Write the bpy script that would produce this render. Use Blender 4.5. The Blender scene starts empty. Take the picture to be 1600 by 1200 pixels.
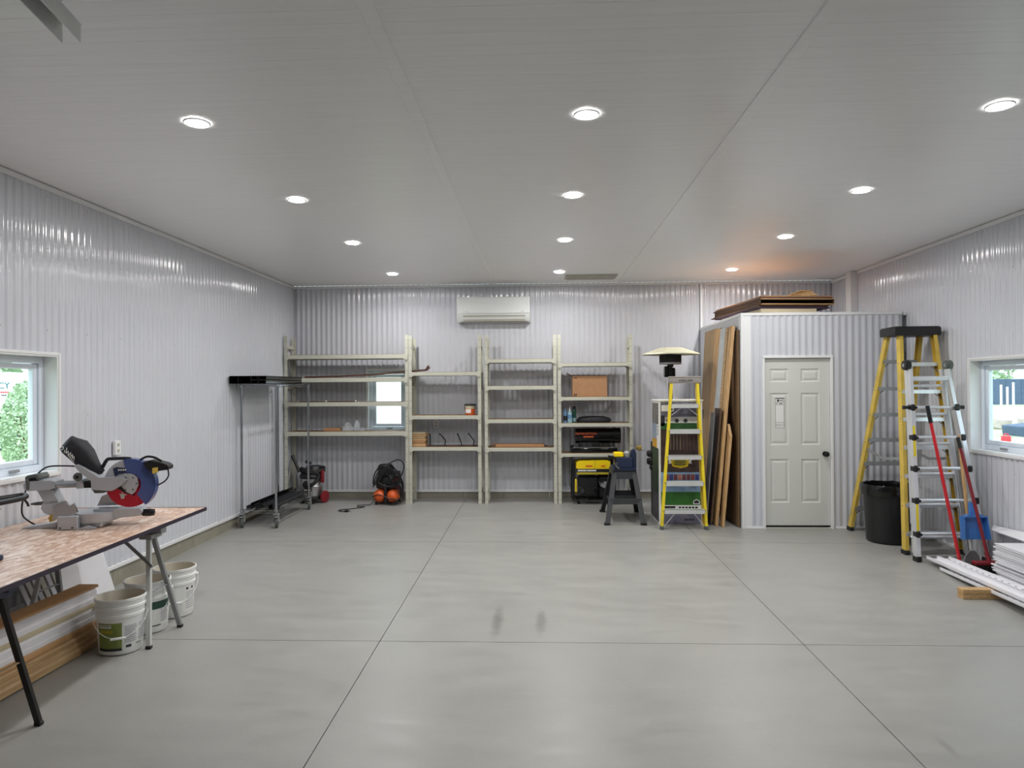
import bpy, bmesh, math, random
from mathutils import Vector, Matrix, Quaternion
from math import radians as RAD, sin, cos, pi

S = bpy.context.scene
COL = S.collection
rnd = random.Random(7)

# ------------------------------------------------------------------ camera
cam_d = bpy.data.cameras.new('camera')
cam = bpy.data.objects.new('camera', cam_d)
COL.objects.link(cam)
cam.location = (0, 0, 1.82)
cam.rotation_mode = 'QUATERNION'
cam.rotation_quaternion = (Matrix.Rotation(0.0393976, 3, 'Z') @ Matrix.Rotation(pi/2 + 0.0052824, 3, 'X')
                           @ Matrix.Rotation(-0.006, 3, 'Z')).to_quaternion()
cam_d.sensor_width = 36.0
cam_d.lens = 36.0*1090/1600
cam_d.clip_start = 0.05
cam_d.clip_end = 200
S.camera = cam

# ------------------------------------------------------------------ world, sun, exposure
SKY = 3.0
LAMP = 670.0
wd = bpy.data.worlds.new('overcast_sky')
S.world = wd
wd.use_nodes = True
bg = wd.node_tree.nodes['Background']
bg.inputs[0].default_value = (0.74, 0.87, 1.0, 1)
bg.inputs[1].default_value = SKY
sun_d = bpy.data.lights.new('sun', 'SUN')
sun_d.energy = 1.6
sun_d.angle = RAD(12)
sun = bpy.data.objects.new('sun', sun_d)
COL.objects.link(sun)
sun.rotation_euler = (RAD(35), RAD(-10), RAD(0))
vs = S.view_settings
vs.view_transform = 'Standard'
vs.look = 'None'
vs.gamma = 1.0
vs.exposure = 0.0
vs.use_curve_mapping = False
cy = S.cycles
cy.use_denoising = True
cy.max_bounces = 8
cy.diffuse_bounces = 5
cy.glossy_bounces = 4
cy.transparent_max_bounces = 12
cy.caustics_reflective = False
cy.caustics_refractive = False
cy.sample_clamp_indirect = 6.0

# ------------------------------------------------------------------ helpers
def lin(c):
    return tuple((v/255/12.92 if v/255 <= 0.04045 else ((v/255+0.055)/1.055)**2.4) for v in c)

def zf(y):
    """height of the floor, which falls gently towards the doors behind the viewer"""
    return 0.0147*y

def tag(o, label=None, cat=None, group=None, kind=None):
    if label: o['label'] = label
    if cat: o['category'] = cat
    if group: o['group'] = group
    if kind: o['kind'] = kind
    return o

def thing(name, loc=(0, 0, 0), rz=0.0, label=None, cat=None, group=None, kind=None):
    o = bpy.data.objects.new(name, None)
    COL.objects.link(o)
    o.location = loc
    o.rotation_euler = (0, 0, rz)
    o.empty_display_size = 0.1
    o.matrix_basis = Matrix.Translation(loc) @ Matrix.Rotation(rz, 4, 'Z')
    return tag(o, label, cat, group, kind)

def top(o):
    while o.parent: o = o.parent
    return o

def copy_tree(o, parent=None):
    c = o.copy()
    COL.objects.link(c)
    if parent is not None: c.parent = parent
    for ch in list(o.children): copy_tree(ch, c)
    return c

class MB:
    def __init__(s): s.bm = bmesh.new()
    def _xf(s, vs_, M):
        for v in vs_: v.co = M @ v.co
    def box(s, c, d, M=None, bev=0.0, seg=1):
        r = bmesh.ops.create_cube(s.bm, size=1.0)
        vv = r['verts']
        for v in vv: v.co = Vector((v.co.x*d[0], v.co.y*d[1], v.co.z*d[2]))
        if bev > 0:
            ed = list({e for v in vv for e in v.link_edges})
            rr = bmesh.ops.bevel(s.bm, geom=ed, offset=min(bev, min(d)*0.45), segments=seg, affect='EDGES', profile=0.5)
            vv = list({v for v in rr['verts']} | {v for v in vv if v.is_valid})
        T = Matrix.Translation(c) @ (M.to_4x4() if M is not None else Matrix.Identity(4))
        s._xf(vv, T)
        return s
    def span(s, x0, x1, y0, y1, z0, z1, bev=0.0, seg=1):
        return s.box(((x0+x1)/2, (y0+y1)/2, (z0+z1)/2), (abs(x1-x0), abs(y1-y0), abs(z1-z0)), None, bev, seg)
    def bar(s, p0, p1, w, h, up=(0, 0, 1), bev=0.0):
        p0 = Vector(p0); p1 = Vector(p1); a = p1-p0; L = a.length; a.normalize()
        u = Vector(up)
        if abs(a.dot(u)) > 0.99: u = Vector((0, 1, 0))
        x = u.cross(a).normalized(); y = a.cross(x)
        M = Matrix((x, y, a)).transposed()
        return s.box((p0+p1)/2, (w, h, L), M, bev)
    def cyl(s, p0, p1, r0, r1=None, seg=16, caps=True):
        r1 = r0 if r1 is None else r1
        p0 = Vector(p0); p1 = Vector(p1); a = (p1-p0)
        q = Vector((0, 0, 1)).rotation_difference(a.normalized())
        A = []; B = []
        for i in range(seg):
            t = 2*pi*i/seg; d = q @ Vector((cos(t), sin(t), 0))
            A.append(s.bm.verts.new(p0+d*r0)); B.append(s.bm.verts.new(p1+d*r1))
        for i in range(seg):
            j = (i+1) % seg
            s.bm.faces.new((A[i], A[j], B[j], B[i]))
        if caps:
            s.bm.faces.new(A[::-1]); s.bm.faces.new(B)
        return s
    def lathe(s, prof, c=(0, 0, 0), q=None, seg=24):
        """prof: list of (radius, height) revolved about z (or the z of q)"""
        c = Vector(c); rings = []
        for r, z in prof:
            if r < 1e-6:
                p = Vector((0, 0, z)); p = q @ p if q else p
                rings.append([s.bm.verts.new(c+p)])
            else:
                ring = []
                for i in range(seg):
                    t = 2*pi*i/seg; p = Vector((r*cos(t), r*sin(t), z)); p = q @ p if q else p
                    ring.append(s.bm.verts.new(c+p))
                rings.append(ring)
        for A, B in zip(rings, rings[1:]):
            for i in range(seg):
                j = (i+1) % seg
                if len(A) == 1 and len(B) == 1: continue
                if len(A) == 1: s.bm.faces.new((A[0], B[j], B[i]))
                elif len(B) == 1: s.bm.faces.new((A[i], A[j], B[0]))
                else: s.bm.faces.new((A[i], A[j], B[j], B[i]))
        return s
    def tube(s, pts, r, seg=8, smooth=0, closed=False):
        P = [Vector(p) for p in pts]
        if smooth:
            Q = []; n = len(P)
            rng = range(n) if closed else range(n-1)
            for i in rng:
                p0 = P[(i-1) % n] if (closed or i > 0) else P[0]
                p1 = P[i]; p2 = P[(i+1) % n]
                p3 = P[(i+2) % n] if (closed or i+2 < n) else P[-1]
                for k in range(smooth):
                    t = k/smooth
                    Q.append(0.5*((2*p1)+(p2-p0)*t+(2*p0-5*p1+4*p2-p3)*t*t+(3*p1-p0-3*p2+p3)*t**3))
            if not closed: Q.append(P[-1])
            P = Q
        n = len(P); rings = []; nrm = None
        for i in range(n):
            a = P[(i+1) % n] if (closed or i+1 < n) else P[i]
            b = P[(i-1) % n] if (closed or i > 0) else P[i]
            t = (a-b)
            if t.length < 1e-9: t = Vector((0, 0, 1))
            t.normalize()
            if nrm is None:
                nrm = t.orthogonal().normalized()
            else:
                nrm = nrm - t*nrm.dot(t)
                if nrm.length < 1e-6: nrm = t.orthogonal()
                nrm.normalize()
            bn = t.cross(nrm)
            rr = r[i] if isinstance(r, (list, tuple)) else r
            rings.append([s.bm.verts.new(P[i]+(nrm*cos(2*pi*k/seg)+bn*sin(2*pi*k/seg))*rr) for k in range(seg)])
        m = n if closed else n-1
        for i in range(m):
            A = rings[i]; B = rings[(i+1) % n]
            for k in range(seg):
                j = (k+1) % seg
                s.bm.faces.new((A[k], A[j], B[j], B[k]))
        if not closed:
            s.bm.faces.new(rings[0][::-1]); s.bm.faces.new(rings[-1])
        return s
    def prism(s, pts, a0, a1, plane='XZ'):
        def f(u, v, a):
            return Vector((u, a, v)) if plane == 'XZ' else (Vector((u, v, a)) if plane == 'XY' else Vector((a, u, v)))
        A = [s.bm.verts.new(f(u, v, a0)) for u, v in pts]
        B = [s.bm.verts.new(f(u, v, a1)) for u, v in pts]
        n = len(pts)
        for i in range(n):
            j = (i+1) % n
            s.bm.faces.new((A[i], A[j], B[j], B[i]))
        s.bm.faces.new(A[::-1]); s.bm.faces.new(B)
        return s
    def grid(s, rows):
        V = [[s.bm.verts.new(p) for p in row] for row in rows]
        for A, B in zip(V, V[1:]):
            for i in range(len(A)-1):
                s.bm.faces.new((A[i], A[i+1], B[i+1], B[i]))
        return s
    def xf(s, M):
        bmesh.ops.transform(s.bm, matrix=M, verts=s.bm.verts)
        return s
    def mesh(s, name, mat, ang=35, fix=True):
        if fix: bmesh.ops.recalc_face_normals(s.bm, faces=s.bm.faces)
        me = bpy.data.meshes.new(name)
        s.bm.to_mesh(me); s.bm.free()
        me.materials.append(mat)
        if len(me.polygons):
            me.polygons.foreach_set('use_smooth', [True]*len(me.polygons))
            me.set_sharp_from_angle(angle=RAD(ang))
        return me
    def build(s, name, mat, parent=None, world=False, ang=35, fix=True, **kw):
        me = s.mesh(name, mat, ang, fix)
        if world and parent is not None:
            me.transform(top(parent).matrix_basis.inverted())
        o = bpy.data.objects.new(name, me)
        COL.objects.link(o)
        if parent is not None: o.parent = parent
        return tag(o, **kw)

def link(name, me, parent=None, loc=None, **kw):
    o = bpy.data.objects.new(name, me)
    COL.objects.link(o)
    if parent is not None: o.parent = parent
    if loc is not None: o.location = loc
    return tag(o, **kw)

def text(name, s, size, M, mat, parent, world=True, sx=1.0, ext=0.0008):
    cu = bpy.data.curves.new(name, 'FONT')
    cu.body = s; cu.size = size; cu.align_x = 'CENTER'; cu.align_y = 'CENTER'; cu.extrude = ext
    t = bpy.data.objects.new(name, cu)
    me = bpy.data.meshes.new_from_object(t)
    bpy.data.objects.remove(t); bpy.data.curves.remove(cu)
    me.name = name
    me.transform(M @ Matrix.Diagonal((sx, 1, 1, 1)))
    me.materials.clear(); me.materials.append(mat)
    if world: me.transform(top(parent).matrix_basis.inverted())
    o = bpy.data.objects.new(name, me)
    COL.objects.link(o); o.parent = parent
    return o
FACE_Y = Matrix.Rotation(pi/2, 4, 'X')            # text readable from -Y
def T(x, y, z): return Matrix.Translation((x, y, z))

# ------------------------------------------------------------------ materials
def newmat(name):
    m = bpy.data.materials.new(name); m.use_nodes = True
    nt = m.node_tree
    return m, nt, nt.nodes['Principled BSDF']

def pm(name, col, rough=0.5, metal=0.0, var=0.07, scale=6.0, bump=0.0, bscale=80.0, stretch=None, col2=None, coat=0.0, spec=0.5, detail=4):
    m, nt, b = newmat(name)
    N = nt.nodes; L = nt.links
    c = lin(col)
    tc = N.new('ShaderNodeTexCoord'); vec = tc.outputs['Object']
    if stretch:
        mp = N.new('ShaderNodeMapping'); mp.inputs['Scale'].default_value = stretch
        L.new(vec, mp.inputs['Vector']); vec = mp.outputs['Vector']
    nz = N.new('ShaderNodeTexNoise'); nz.inputs['Scale'].default_value = scale; nz.inputs['Detail'].default_value = detail
    L.new(vec, nz.inputs['Vector'])
    rp = N.new('ShaderNodeValToRGB')
    e = rp.color_ramp.elements
    e[0].position = 0.3; e[1].position = 0.7
    if col2 is None:
        e[0].color = (*[v*(1-var) for v in c], 1); e[1].color = (*[min(1, v*(1+var)) for v in c], 1)
    else:
        e[0].color = (*c, 1); e[1].color = (*lin(col2), 1)
    L.new(nz.outputs['Fac'], rp.inputs['Fac'])
    L.new(rp.outputs['Color'], b.inputs['Base Color'])
    b.inputs['Roughness'].default_value = rough
    b.inputs['Metallic'].default_value = metal
    b.inputs['Coat Weight'].default_value = coat
    b.inputs['Specular IOR Level'].default_value = spec
    if bump > 0:
        n2 = N.new('ShaderNodeTexNoise'); n2.inputs['Scale'].default_value = bscale
        L.new(vec, n2.inputs['Vector'])
        bp = N.new('ShaderNodeBump'); bp.inputs['Strength'].default_value = bump; bp.inputs['Distance'].default_value = 0.01
        L.new(n2.outputs['Fac'], bp.inputs['Height']); L.new(bp.outputs['Normal'], b.inputs['Normal'])
    return m

def emit(name, col, strength):
    m, nt, b = newmat(name)
    b.inputs['Base Color'].default_value = (1, 1, 1, 1)
    b.inputs['Emission Color'].default_value = (*col, 1)
    b.inputs['Emission Strength'].default_value = strength
    return m

def glass_mat(name, tint=(1, 1, 1), refl=0.10):
    m = bpy.data.materials.new(name); m.use_nodes = True
    nt = m.node_tree; N = nt.nodes; L = nt.links
    N.clear()
    out = N.new('ShaderNodeOutputMaterial'); mx = N.new('ShaderNodeMixShader')
    tr = N.new('ShaderNodeBsdfTransparent'); gl = N.new('ShaderNodeBsdfGlossy')
    tr.inputs['Color'].default_value = (*tint, 1); gl.inputs['Roughness'].default_value = 0.03
    fr = N.new('ShaderNodeFresnel'); fr.inputs['IOR'].default_value = 1.45
    geo = N.new('ShaderNodeNewGeometry'); fm = N.new('ShaderNodeMath'); fm.operation = 'MULTIPLY'; iv = N.new('ShaderNodeMath'); iv.operation = 'SUBTRACT'; iv.inputs[0].default_value = 1.0
    L.new(geo.outputs['Backfacing'], iv.inputs[1]); L.new(fr.outputs[0], fm.inputs[0]); L.new(iv.outputs[0], fm.inputs[1])
    L.new(fm.outputs[0], mx.inputs[0]); L.new(tr.outputs[0], mx.inputs[1]); L.new(gl.outputs[0], mx.inputs[2])
    L.new(mx.outputs[0], out.inputs['Surface'])
    return m

def concrete(name, base, lo=0.86, hi=1.1, rough=(0.32, 0.55), stains=()):
    m, nt, b = newmat(name)
    N = nt.nodes; L = nt.links
    g = N.new('ShaderNodeNewGeometry')
    def noise(sc, det, rgh=0.6, st=None):
        n = N.new('ShaderNodeTexNoise'); n.inputs['Scale'].default_value = sc; n.inputs['Detail'].default_value = det
        n.inputs['Roughness'].default_value = rgh
        v = g.outputs['Position']
        if st:
            mp = N.new('ShaderNodeMapping'); mp.inputs['Scale'].default_value = st
            L.new(v, mp.inputs['Vector']); v = mp.outputs['Vector']
        L.new(v, n.inputs['Vector'])
        return n.outputs['Fac']
    def math_(op, a, bb):
        k = N.new('ShaderNodeMath'); k.operation = op
        for i, v in enumerate((a, bb)):
            if isinstance(v, (int, float)): k.inputs[i].default_value = v
            else: L.new(v, k.inputs[i])
        return k.outputs[0]
    big = noise(0.55, 6, 0.65); mid = noise(6.0, 4, 0.6, (0.5, 1.5, 1)); fine = noise(60, 3)
    f = math_('ADD', math_('MULTIPLY', big, 0.5), math_('ADD', math_('MULTIPLY', mid, 0.35), math_('MULTIPLY', fine, 0.15)))
    rp = N.new('ShaderNodeValToRGB')
    c = lin(base); e = rp.color_ramp.elements
    e[0].position = 0.34; e[1].position = 0.66
    e[0].color = (*[v*lo for v in c], 1); e[1].color = (*[v*hi for v in c], 1)
    L.new(f, rp.inputs['Fac'])
    colr = rp.outputs['Color']
    for (sx, sy, rx, ry, amt) in stains:
        sub = N.new('ShaderNodeVectorMath'); sub.operation = 'SUBTRACT'; L.new(g.outputs['Position'], sub.inputs[0]); sub.inputs[1].default_value = (sx, sy, zf(sy))
        sc_ = N.new('ShaderNodeVectorMath'); sc_.operation = 'MULTIPLY'; L.new(sub.outputs[0], sc_.inputs[0]); sc_.inputs[1].default_value = (1/rx, 1/ry, 0)
        ln = N.new('ShaderNodeVectorMath'); ln.operation = 'LENGTH'; L.new(sc_.outputs[0], ln.inputs[0])
        d = math_('ADD', ln.outputs['Value'], math_('MULTIPLY', math_('SUBTRACT', noise(14, 4), 0.5), 1.0))
        mr = N.new('ShaderNodeMapRange'); L.new(d, mr.inputs['Value'])
        mr.inputs['From Min'].default_value = 0.3; mr.inputs['From Max'].default_value = 1.0
        mr.inputs['To Min'].default_value = amt; mr.inputs['To Max'].default_value = 0
        mix = N.new('ShaderNodeMix'); mix.data_type = 'RGBA'
        L.new(mr.outputs[0], mix.inputs['Factor']); L.new(colr, mix.inputs['A']); mix.inputs['B'].default_value = (*[v*0.3 for v in c], 1)
        colr = mix.outputs['Result']
    L.new(colr, b.inputs['Base Color'])
    mr = N.new('ShaderNodeMapRange'); L.new(mid, mr.inputs['Value'])
    mr.inputs['From Min'].default_value = 0.3; mr.inputs['From Max'].default_value = 0.7
    mr.inputs['To Min'].default_value = rough[0]; mr.inputs['To Max'].default_value = rough[1]
    L.new(mr.outputs[0], b.inputs['Roughness'])
    bp = N.new('ShaderNodeBump'); bp.inputs['Strength'].default_value = 0.12; bp.inputs['Distance'].default_value = 0.004
    L.new(fine, bp.inputs['Height']); L.new(bp.outputs[0], b.inputs['Normal'])
    return m

def osb(name):
    m, nt, b = newmat(name)
    N = nt.nodes; L = nt.links
    tc = N.new('ShaderNodeTexCoord')
    prev = None
    for k, (rz, sc, th) in enumerate(((0.2, 11, 0.0), (1.1, 13, 0.45), (-0.6, 12, 0.55), (2.0, 15, 0.62))):
        mp = N.new('ShaderNodeMapping'); mp.inputs['Rotation'].default_value = (0, 0, rz); mp.inputs['Scale'].default_value = (1, 0.3, 1)
        mp.inputs['Location'].default_value = (k*3.1, k*1.7, 0)
        L.new(tc.outputs['Object'], mp.inputs['Vector'])
        vo = N.new('ShaderNodeTexVoronoi'); vo.inputs['Scale'].default_value = sc*3.4
        L.new(mp.outputs[0], vo.inputs['Vector'])
        rp = N.new('ShaderNodeValToRGB'); e = rp.color_ramp.elements
        e[0].position = 0.1; e[0].color = (*lin((184, 148, 126)), 1)
        e[1].position = 0.9; e[1].color = (*lin((232, 212, 198)), 1)
        x = e.new(0.5); x.color = (*lin((206, 172, 150)), 1)
        sp = N.new('ShaderNodeSeparateColor'); L.new(vo.outputs['Color'], sp.inputs[0])
        L.new(sp.outputs[0], rp.inputs['Fac'])
        if prev is None: prev = rp.outputs['Color']
        else:
            gt = N.new('ShaderNodeMath'); gt.operation = 'GREATER_THAN'; gt.inputs[1].default_value = th
            L.new(sp.outputs[1], gt.inputs[0])
            mx = N.new('ShaderNodeMix'); mx.data_type = 'RGBA'
            L.new(gt.outputs[0], mx.inputs['Factor']); L.new(prev, mx.inputs['A']); L.new(rp.outputs['Color'], mx.inputs['B'])
            prev = mx.outputs['Result']
    L.new(prev, b.inputs['Base Color'])
    b.inputs['Roughness'].default_value = 0.42
    return m

M = {}
M['wall'] = pm('corrugated_white', (203, 205, 212), 0.11, 0, 0.02, 1.2, spec=0.55)
M['white'] = pm('white_trim', (228, 229, 230), 0.35, 0, 0.02, 3)
M['door'] = pm('door_paint', (208, 209, 204), 0.42, 0, 0.02, 2)
M['ceil'] = pm('ceiling_panel', (243, 243, 243), 0.30, 0, 0.025, 3, stretch=(0.4, 9, 1), spec=0.5)
M['vinyl'] = pm('window_vinyl', (222, 230, 240), 0.3, 0, 0.02, 3)
M['floor'] = concrete('polished_concrete', (152, 152, 148), 0.88, 1.10, (0.29, 0.46), ((-0.325, 5.2, 0.05, 0.42, 0.5), (0.0, 5.22, 0.05, 0.32, 0.45), (1.98, 3.5, 0.03, 0.12, 0.3)))
M['joint'] = pm('joint_dirt', (34, 33, 30), 0.9)
M['curb'] = concrete('curb_concrete', (150, 146, 132), 0.62, 1.12, (0.7, 0.9))
M['glass'] = glass_mat('window_glass', (0.97, 1, 0.99))
M['lamp'] = emit('led_diffuser', (1.0, 0.985, 0.965), LAMP)
M['shelf'] = pm('sage_steel', (196, 196, 182), 0.4, 0, 0.04, 9)
M['particle'] = pm('particle_board', (139, 116, 86), 0.75, 0, 0.18, 60)
M['hole'] = pm('dark_hole', (60, 60, 54), 0.8)
M['black'] = pm('black_plastic', (22, 22, 24), 0.4, 0, 0.15, 9)
M['blackm'] = pm('black_matte', (27, 26, 27), 0.7, 0, 0.15, 9)
M['gloss'] = pm('black_gloss', (14, 14, 15), 0.14, 0, 0.1, 6)
M['rubber'] = pm('grey_rubber', (86, 92, 88), 0.55, 0, 0.1, 12)
M['chrome'] = pm('chrome', (176, 178, 182), 0.13, 1.0, 0.05, 4)
M['alu'] = pm('aluminium', (226, 228, 232), 0.34, 0.6, 0.06, 9, stretch=(1, 1, 0.2))
M['cast'] = pm('cast_aluminium', (186, 189, 194), 0.42, 0.45, 0.05, 9)
M['yellow'] = pm('yellow_fibreglass', (232, 208, 40), 0.42, 0, 0.08, 5)
M['yellow2'] = pm('worn_yellow_fibreglass', (208, 178, 78), 0.5, 0, 0.14, 7)
M['yellow3'] = pm('yellow_paint', (245, 212, 20), 0.3, 0, 0.04, 4)
M['olive'] = pm('olive_yellow', (176, 160, 40), 0.4)
M['red'] = pm('red_paint', (196, 34, 44), 0.35, 0, 0.06, 6)
M['dred'] = pm('dark_red_plastic', (124, 26, 36), 0.4, 0, 0.1, 6)
M['bladered'] = pm('blade_red', (216, 20, 54), 0.42, 0, 0.06, 7)
M['blue'] = pm('blue_plastic', (66, 122, 196), 0.4, 0, 0.05, 6)
M['navy'] = pm('navy_paint', (30, 42, 70), 0.4, 0, 0.1, 6)
M['char'] = pm('charcoal_steel', (52, 54, 58), 0.5, 0, 0.1, 6)
M['orange'] = pm('orange_paint', (214, 92, 38), 0.4, 0, 0.07, 6)
M['card'] = pm('cardboard', (172, 130, 94), 0.85, 0, 0.06, 14)
M['card2'] = pm('cardboard_light', (196, 156, 112), 0.85, 0, 0.07, 14)
M['darkcard'] = pm('cardboard_dark', (96, 72, 56), 0.85, 0, 0.1, 10)  # dark tone; on the closet stack it also stands in for shade
M['purple'] = pm('plum_sheet', (66, 44, 66), 0.6, 0, 0.1, 8)
M['beige'] = pm('beige_foam', (196, 184, 156), 0.8, 0, 0.07, 8)
M['wood'] = pm('pine', (206, 172, 124), 0.6, 0, 0.1, 5, stretch=(9, 1.2, 9), col2=(184, 146, 98))
M['woodz'] = pm('pine_upright', (206, 170, 122), 0.6, 0, 0.1, 5, stretch=(9, 9, 1.0), col2=(178, 138, 92))
M['oak'] = pm('oak_trim', (196, 166, 122), 0.55, 0, 0.1, 5, stretch=(14, 0.8, 14), col2=(168, 134, 92))
M['walnut'] = pm('walnut_laminate', (84, 62, 50), 0.5, 0, 0.1, 5, stretch=(9, 9, 1.0), col2=(66, 48, 40))
M['walnutx'] = pm('walnut_strip', (98, 66, 54), 0.45, 0, 0.1, 5, stretch=(0.8, 9, 9), col2=(72, 48, 40))
M['hard'] = pm('hardboard', (166, 140, 106), 0.7, 0, 0.07, 6)
M['ply'] = pm('plywood_dark', (124, 98, 70), 0.65, 0, 0.1, 6)
M['greyp'] = pm('grey_panel', (128, 128, 130), 0.4, 0.2, 0.05, 6)
M['osb'] = osb('osb_flakes')
M['tape'] = pm('black_edge', (40, 30, 48), 0.5)
M['pail'] = pm('pail_plastic', (232, 233, 231), 0.4, 0, 0.03, 7)
M['pailin'] = pm('pail_inside', (224, 219, 204), 0.5, 0, 0.08, 9)
M['green'] = pm('label_green', (124, 138, 70), 0.5, 0, 0.1, 20)
M['dgreen'] = pm('label_dark_green', (36, 70, 58), 0.5, 0, 0.1, 20)
M['ink'] = pm('print_ink', (40, 42, 48), 0.6)
M['inkg'] = pm('print_grey', (168, 170, 178), 0.6, 0, 0.1, 40)
M['paper'] = pm('paper', (226, 226, 222), 0.6, 0, 0.02, 10)
M['bag'] = pm('dust_bag_fabric', (34, 35, 40), 0.75, 0, 0.25, 9, bump=0.4, bscale=18)
M['guard'] = None
M['acw'] = pm('appliance_white', (226, 229, 228), 0.22, 0, 0.01, 3)
M['acg'] = pm('appliance_grey', (190, 190, 180), 0.45, 0, 0.02, 3)
M['vent'] = pm('vent_grey', (176, 172, 164), 0.5)
M['clear'] = glass_mat('clear_plastic', (0.86, 0.9, 0.95))
M['steelw'] = pm('white_steel', (206, 208, 206), 0.38, 0.2, 0.05, 8)
M['steelg'] = pm('grey_steel', (150, 152, 154), 0.4, 0.35, 0.08, 8)
M['inox'] = pm('stainless', (190, 190, 192), 0.28, 0.9, 0.05, 5, stretch=(1, 1, 8))
M['hood'] = pm('hood_beige', (208, 206, 180), 0.45, 0.15, 0.03, 4)
M['brass'] = pm('brass', (176, 150, 84), 0.35, 0.8, 0.1, 9)
M['siding'] = pm('white_siding', (232, 232, 236), 0.42, 0, 0.02, 5)
M['sidedge'] = pm('siding_dull', (205, 206, 214), 0.5, 0, 0.03, 5)
M['grass'] = pm('grass', (150, 166, 124), 0.9, 0, 0.3, 5, col2=(186, 196, 158))
M['leaf'] = pm('leaves', (150, 176, 138), 0.8, 0, 0.3, 3, col2=(196, 214, 182))
M['fence'] = pm('dark_fence', (74, 92, 118), 0.7, 0, 0.1, 4)
M['canred'] = pm('fuel_can_red', (214, 52, 64), 0.4)
M['rubble'] = pm('rubble', (190, 176, 170), 0.8, 0, 0.15, 6)
M['truck'] = pm('truck_white', (240, 242, 244), 0.4, 0, 0.01, 3)
M['teal'] = pm('sign_teal', (60, 116, 124), 0.5)
M['bottleb'] = pm('bottle_blue', (104, 146, 186), 0.3, 0, 0.1, 12)
M['bottleg'] = pm('bottle_green', (40, 84, 72), 0.3)
M['aqua'] = pm('label_aqua', (140, 176, 186), 0.4, 0, 0.2, 60)

def guard_mat():
    m = bpy.data.materials.new('blue_guard'); m.use_nodes = True
    nt = m.node_tree; N = nt.nodes; L = nt.links
    b = N['Principled BSDF']; b.inputs['Base Color'].default_value = (*lin((92, 110, 166)), 1); b.inputs['Roughness'].default_value = 0.15
    tr = N.new('ShaderNodeBsdfTransparent'); tr.inputs['Color'].default_value = (0.55, 0.62, 0.85, 1)
    mx = N.new('ShaderNodeMixShader'); mx.inputs[0].default_value = 0.62
    L.new(tr.outputs[0], mx.inputs[1]); L.new(b.outputs[0], mx.inputs[2]); L.new(mx.outputs[0], N['Material Output'].inputs['Surface'])
    return m
M['guard'] = guard_mat()
def bagclear():
    m = bpy.data.materials.new('clear_bag'); m.use_nodes = True
    nt = m.node_tree; N = nt.nodes; L = nt.links
    b = N['Principled BSDF']; b.inputs['Base Color'].default_value = (0.8, 0.85, 0.9, 1); b.inputs['Roughness'].default_value = 0.2
    tr = N.new('ShaderNodeBsdfTransparent')
    mx = N.new('ShaderNodeMixShader'); mx.inputs[0].default_value = 0.4
    L.new(tr.outputs[0], mx.inputs[1]); L.new(b.outputs[0], mx.inputs[2]); L.new(mx.outputs[0], N['Material Output'].inputs['Surface'])
    return m
M['polybag'] = bagclear()

# ------------------------------------------------------------------ the room
XL, XR, YB, YF, ZC = -3.745, 4.345, 10.53, -3.6, 3.39
PITCH, DEP = 0.0778, 0.0125

# floor: slabs parted by saw cuts
fl = thing('floor', kind='structure')
xs = [XL-0.2, -1.115, 1.775, XR+0.2]
ys = [-3.9, -1.0, 1.9, 4.8, 7.71, YB+0.2]
g = 0.0028
bed = MB()
bed.grid([[(xs[0], y, zf(y)-0.02) for y in (ys[0], ys[-1])], [(xs[-1], y, zf(y)-0.02) for y in (ys[0], ys[-1])]])
bed.build('joint_bed', M['joint'], fl)
for i in range(3):
    for j in range(5):
        b = MB(); x0, x1, y0, y1 = xs[i]+g, xs[i+1]-g, ys[j]+g, ys[j+1]-g
        V = [b.bm.verts.new((x, y, zf(y)-d)) for d in (0.018, 0.0) for x, y in ((x0, y0), (x1, y0), (x1, y1), (x0, y1))]
        b.bm.faces.new(V[4:]); b.bm.faces.new(V[:4][::-1])
        for k in range(4): b.bm.faces.new((V[k], V[(k+1) % 4], V[4+(k+1) % 4], V[4+k]))
        b.build('slab', M['floor'], fl)

# ceiling: narrow interlocking panels running across, two joint strips
ce = thing('ceiling', kind='structure')
b = MB(); b.span(XL-0.2, XR+0.2, YF-0.2, YB+0.2, ZC+0.03, ZC+0.12); b.build('ceiling_backing', M['ceil'], ce)
cx = [XL-0.05, -0.70, 1.215, XR+0.05]
pw = 0.4265
for i in range(3):
    b = MB(); w = cx[i+1]-cx[i]-0.004
    sub = 4
    for k in range(sub):
        y0 = -pw/2+k*pw/sub; y1 = y0+pw/sub
        b.span(-w/2, w/2, y0+0.0006, y1-0.0006, 0.0005, 0.02)
    b.span(-w/2, w/2, -pw/2+0.0015, pw/2-0.0015, 0.002, 0.026)
    me = b.mesh('ceiling_panel', M['ceil'])
    y = YB-pw/2
    while y > YF-0.2:
        link('ceiling_panel', me, ce, ((cx[i]+cx[i+1])/2, y, ZC)); y -= pw
for k, x in enumerate((-0.70, 1.215)):
    b = MB(); b.span(x-0.035, x+0.035, YF, YB, ZC-0.008, ZC+0.003, 0.003)
    b.build('trim_%d' % (k+1), M['ceil'], kind='structure')

def corrug(b, f, u0, u1, v0, v1):
    """a corrugated sheet: f(u, depth, v) gives the point; the wave is one for the whole wall"""
    n = 8; du = PITCH/n
    us = [u0]; k = math.ceil((u0+1e-6)/du)
    while k*du < u1-1e-6: us.append(k*du); k += 1
    us.append(u1)
    def d(u):
        t = (u/PITCH) % 1.0
        w = 0.5-0.5*cos(2*pi*t)
        return DEP*(w*w*(3-2*w)*0.75+w*0.25)
    b.grid([[f(u, d(u), v) for u in us] for v in (v0, v1)])

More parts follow.
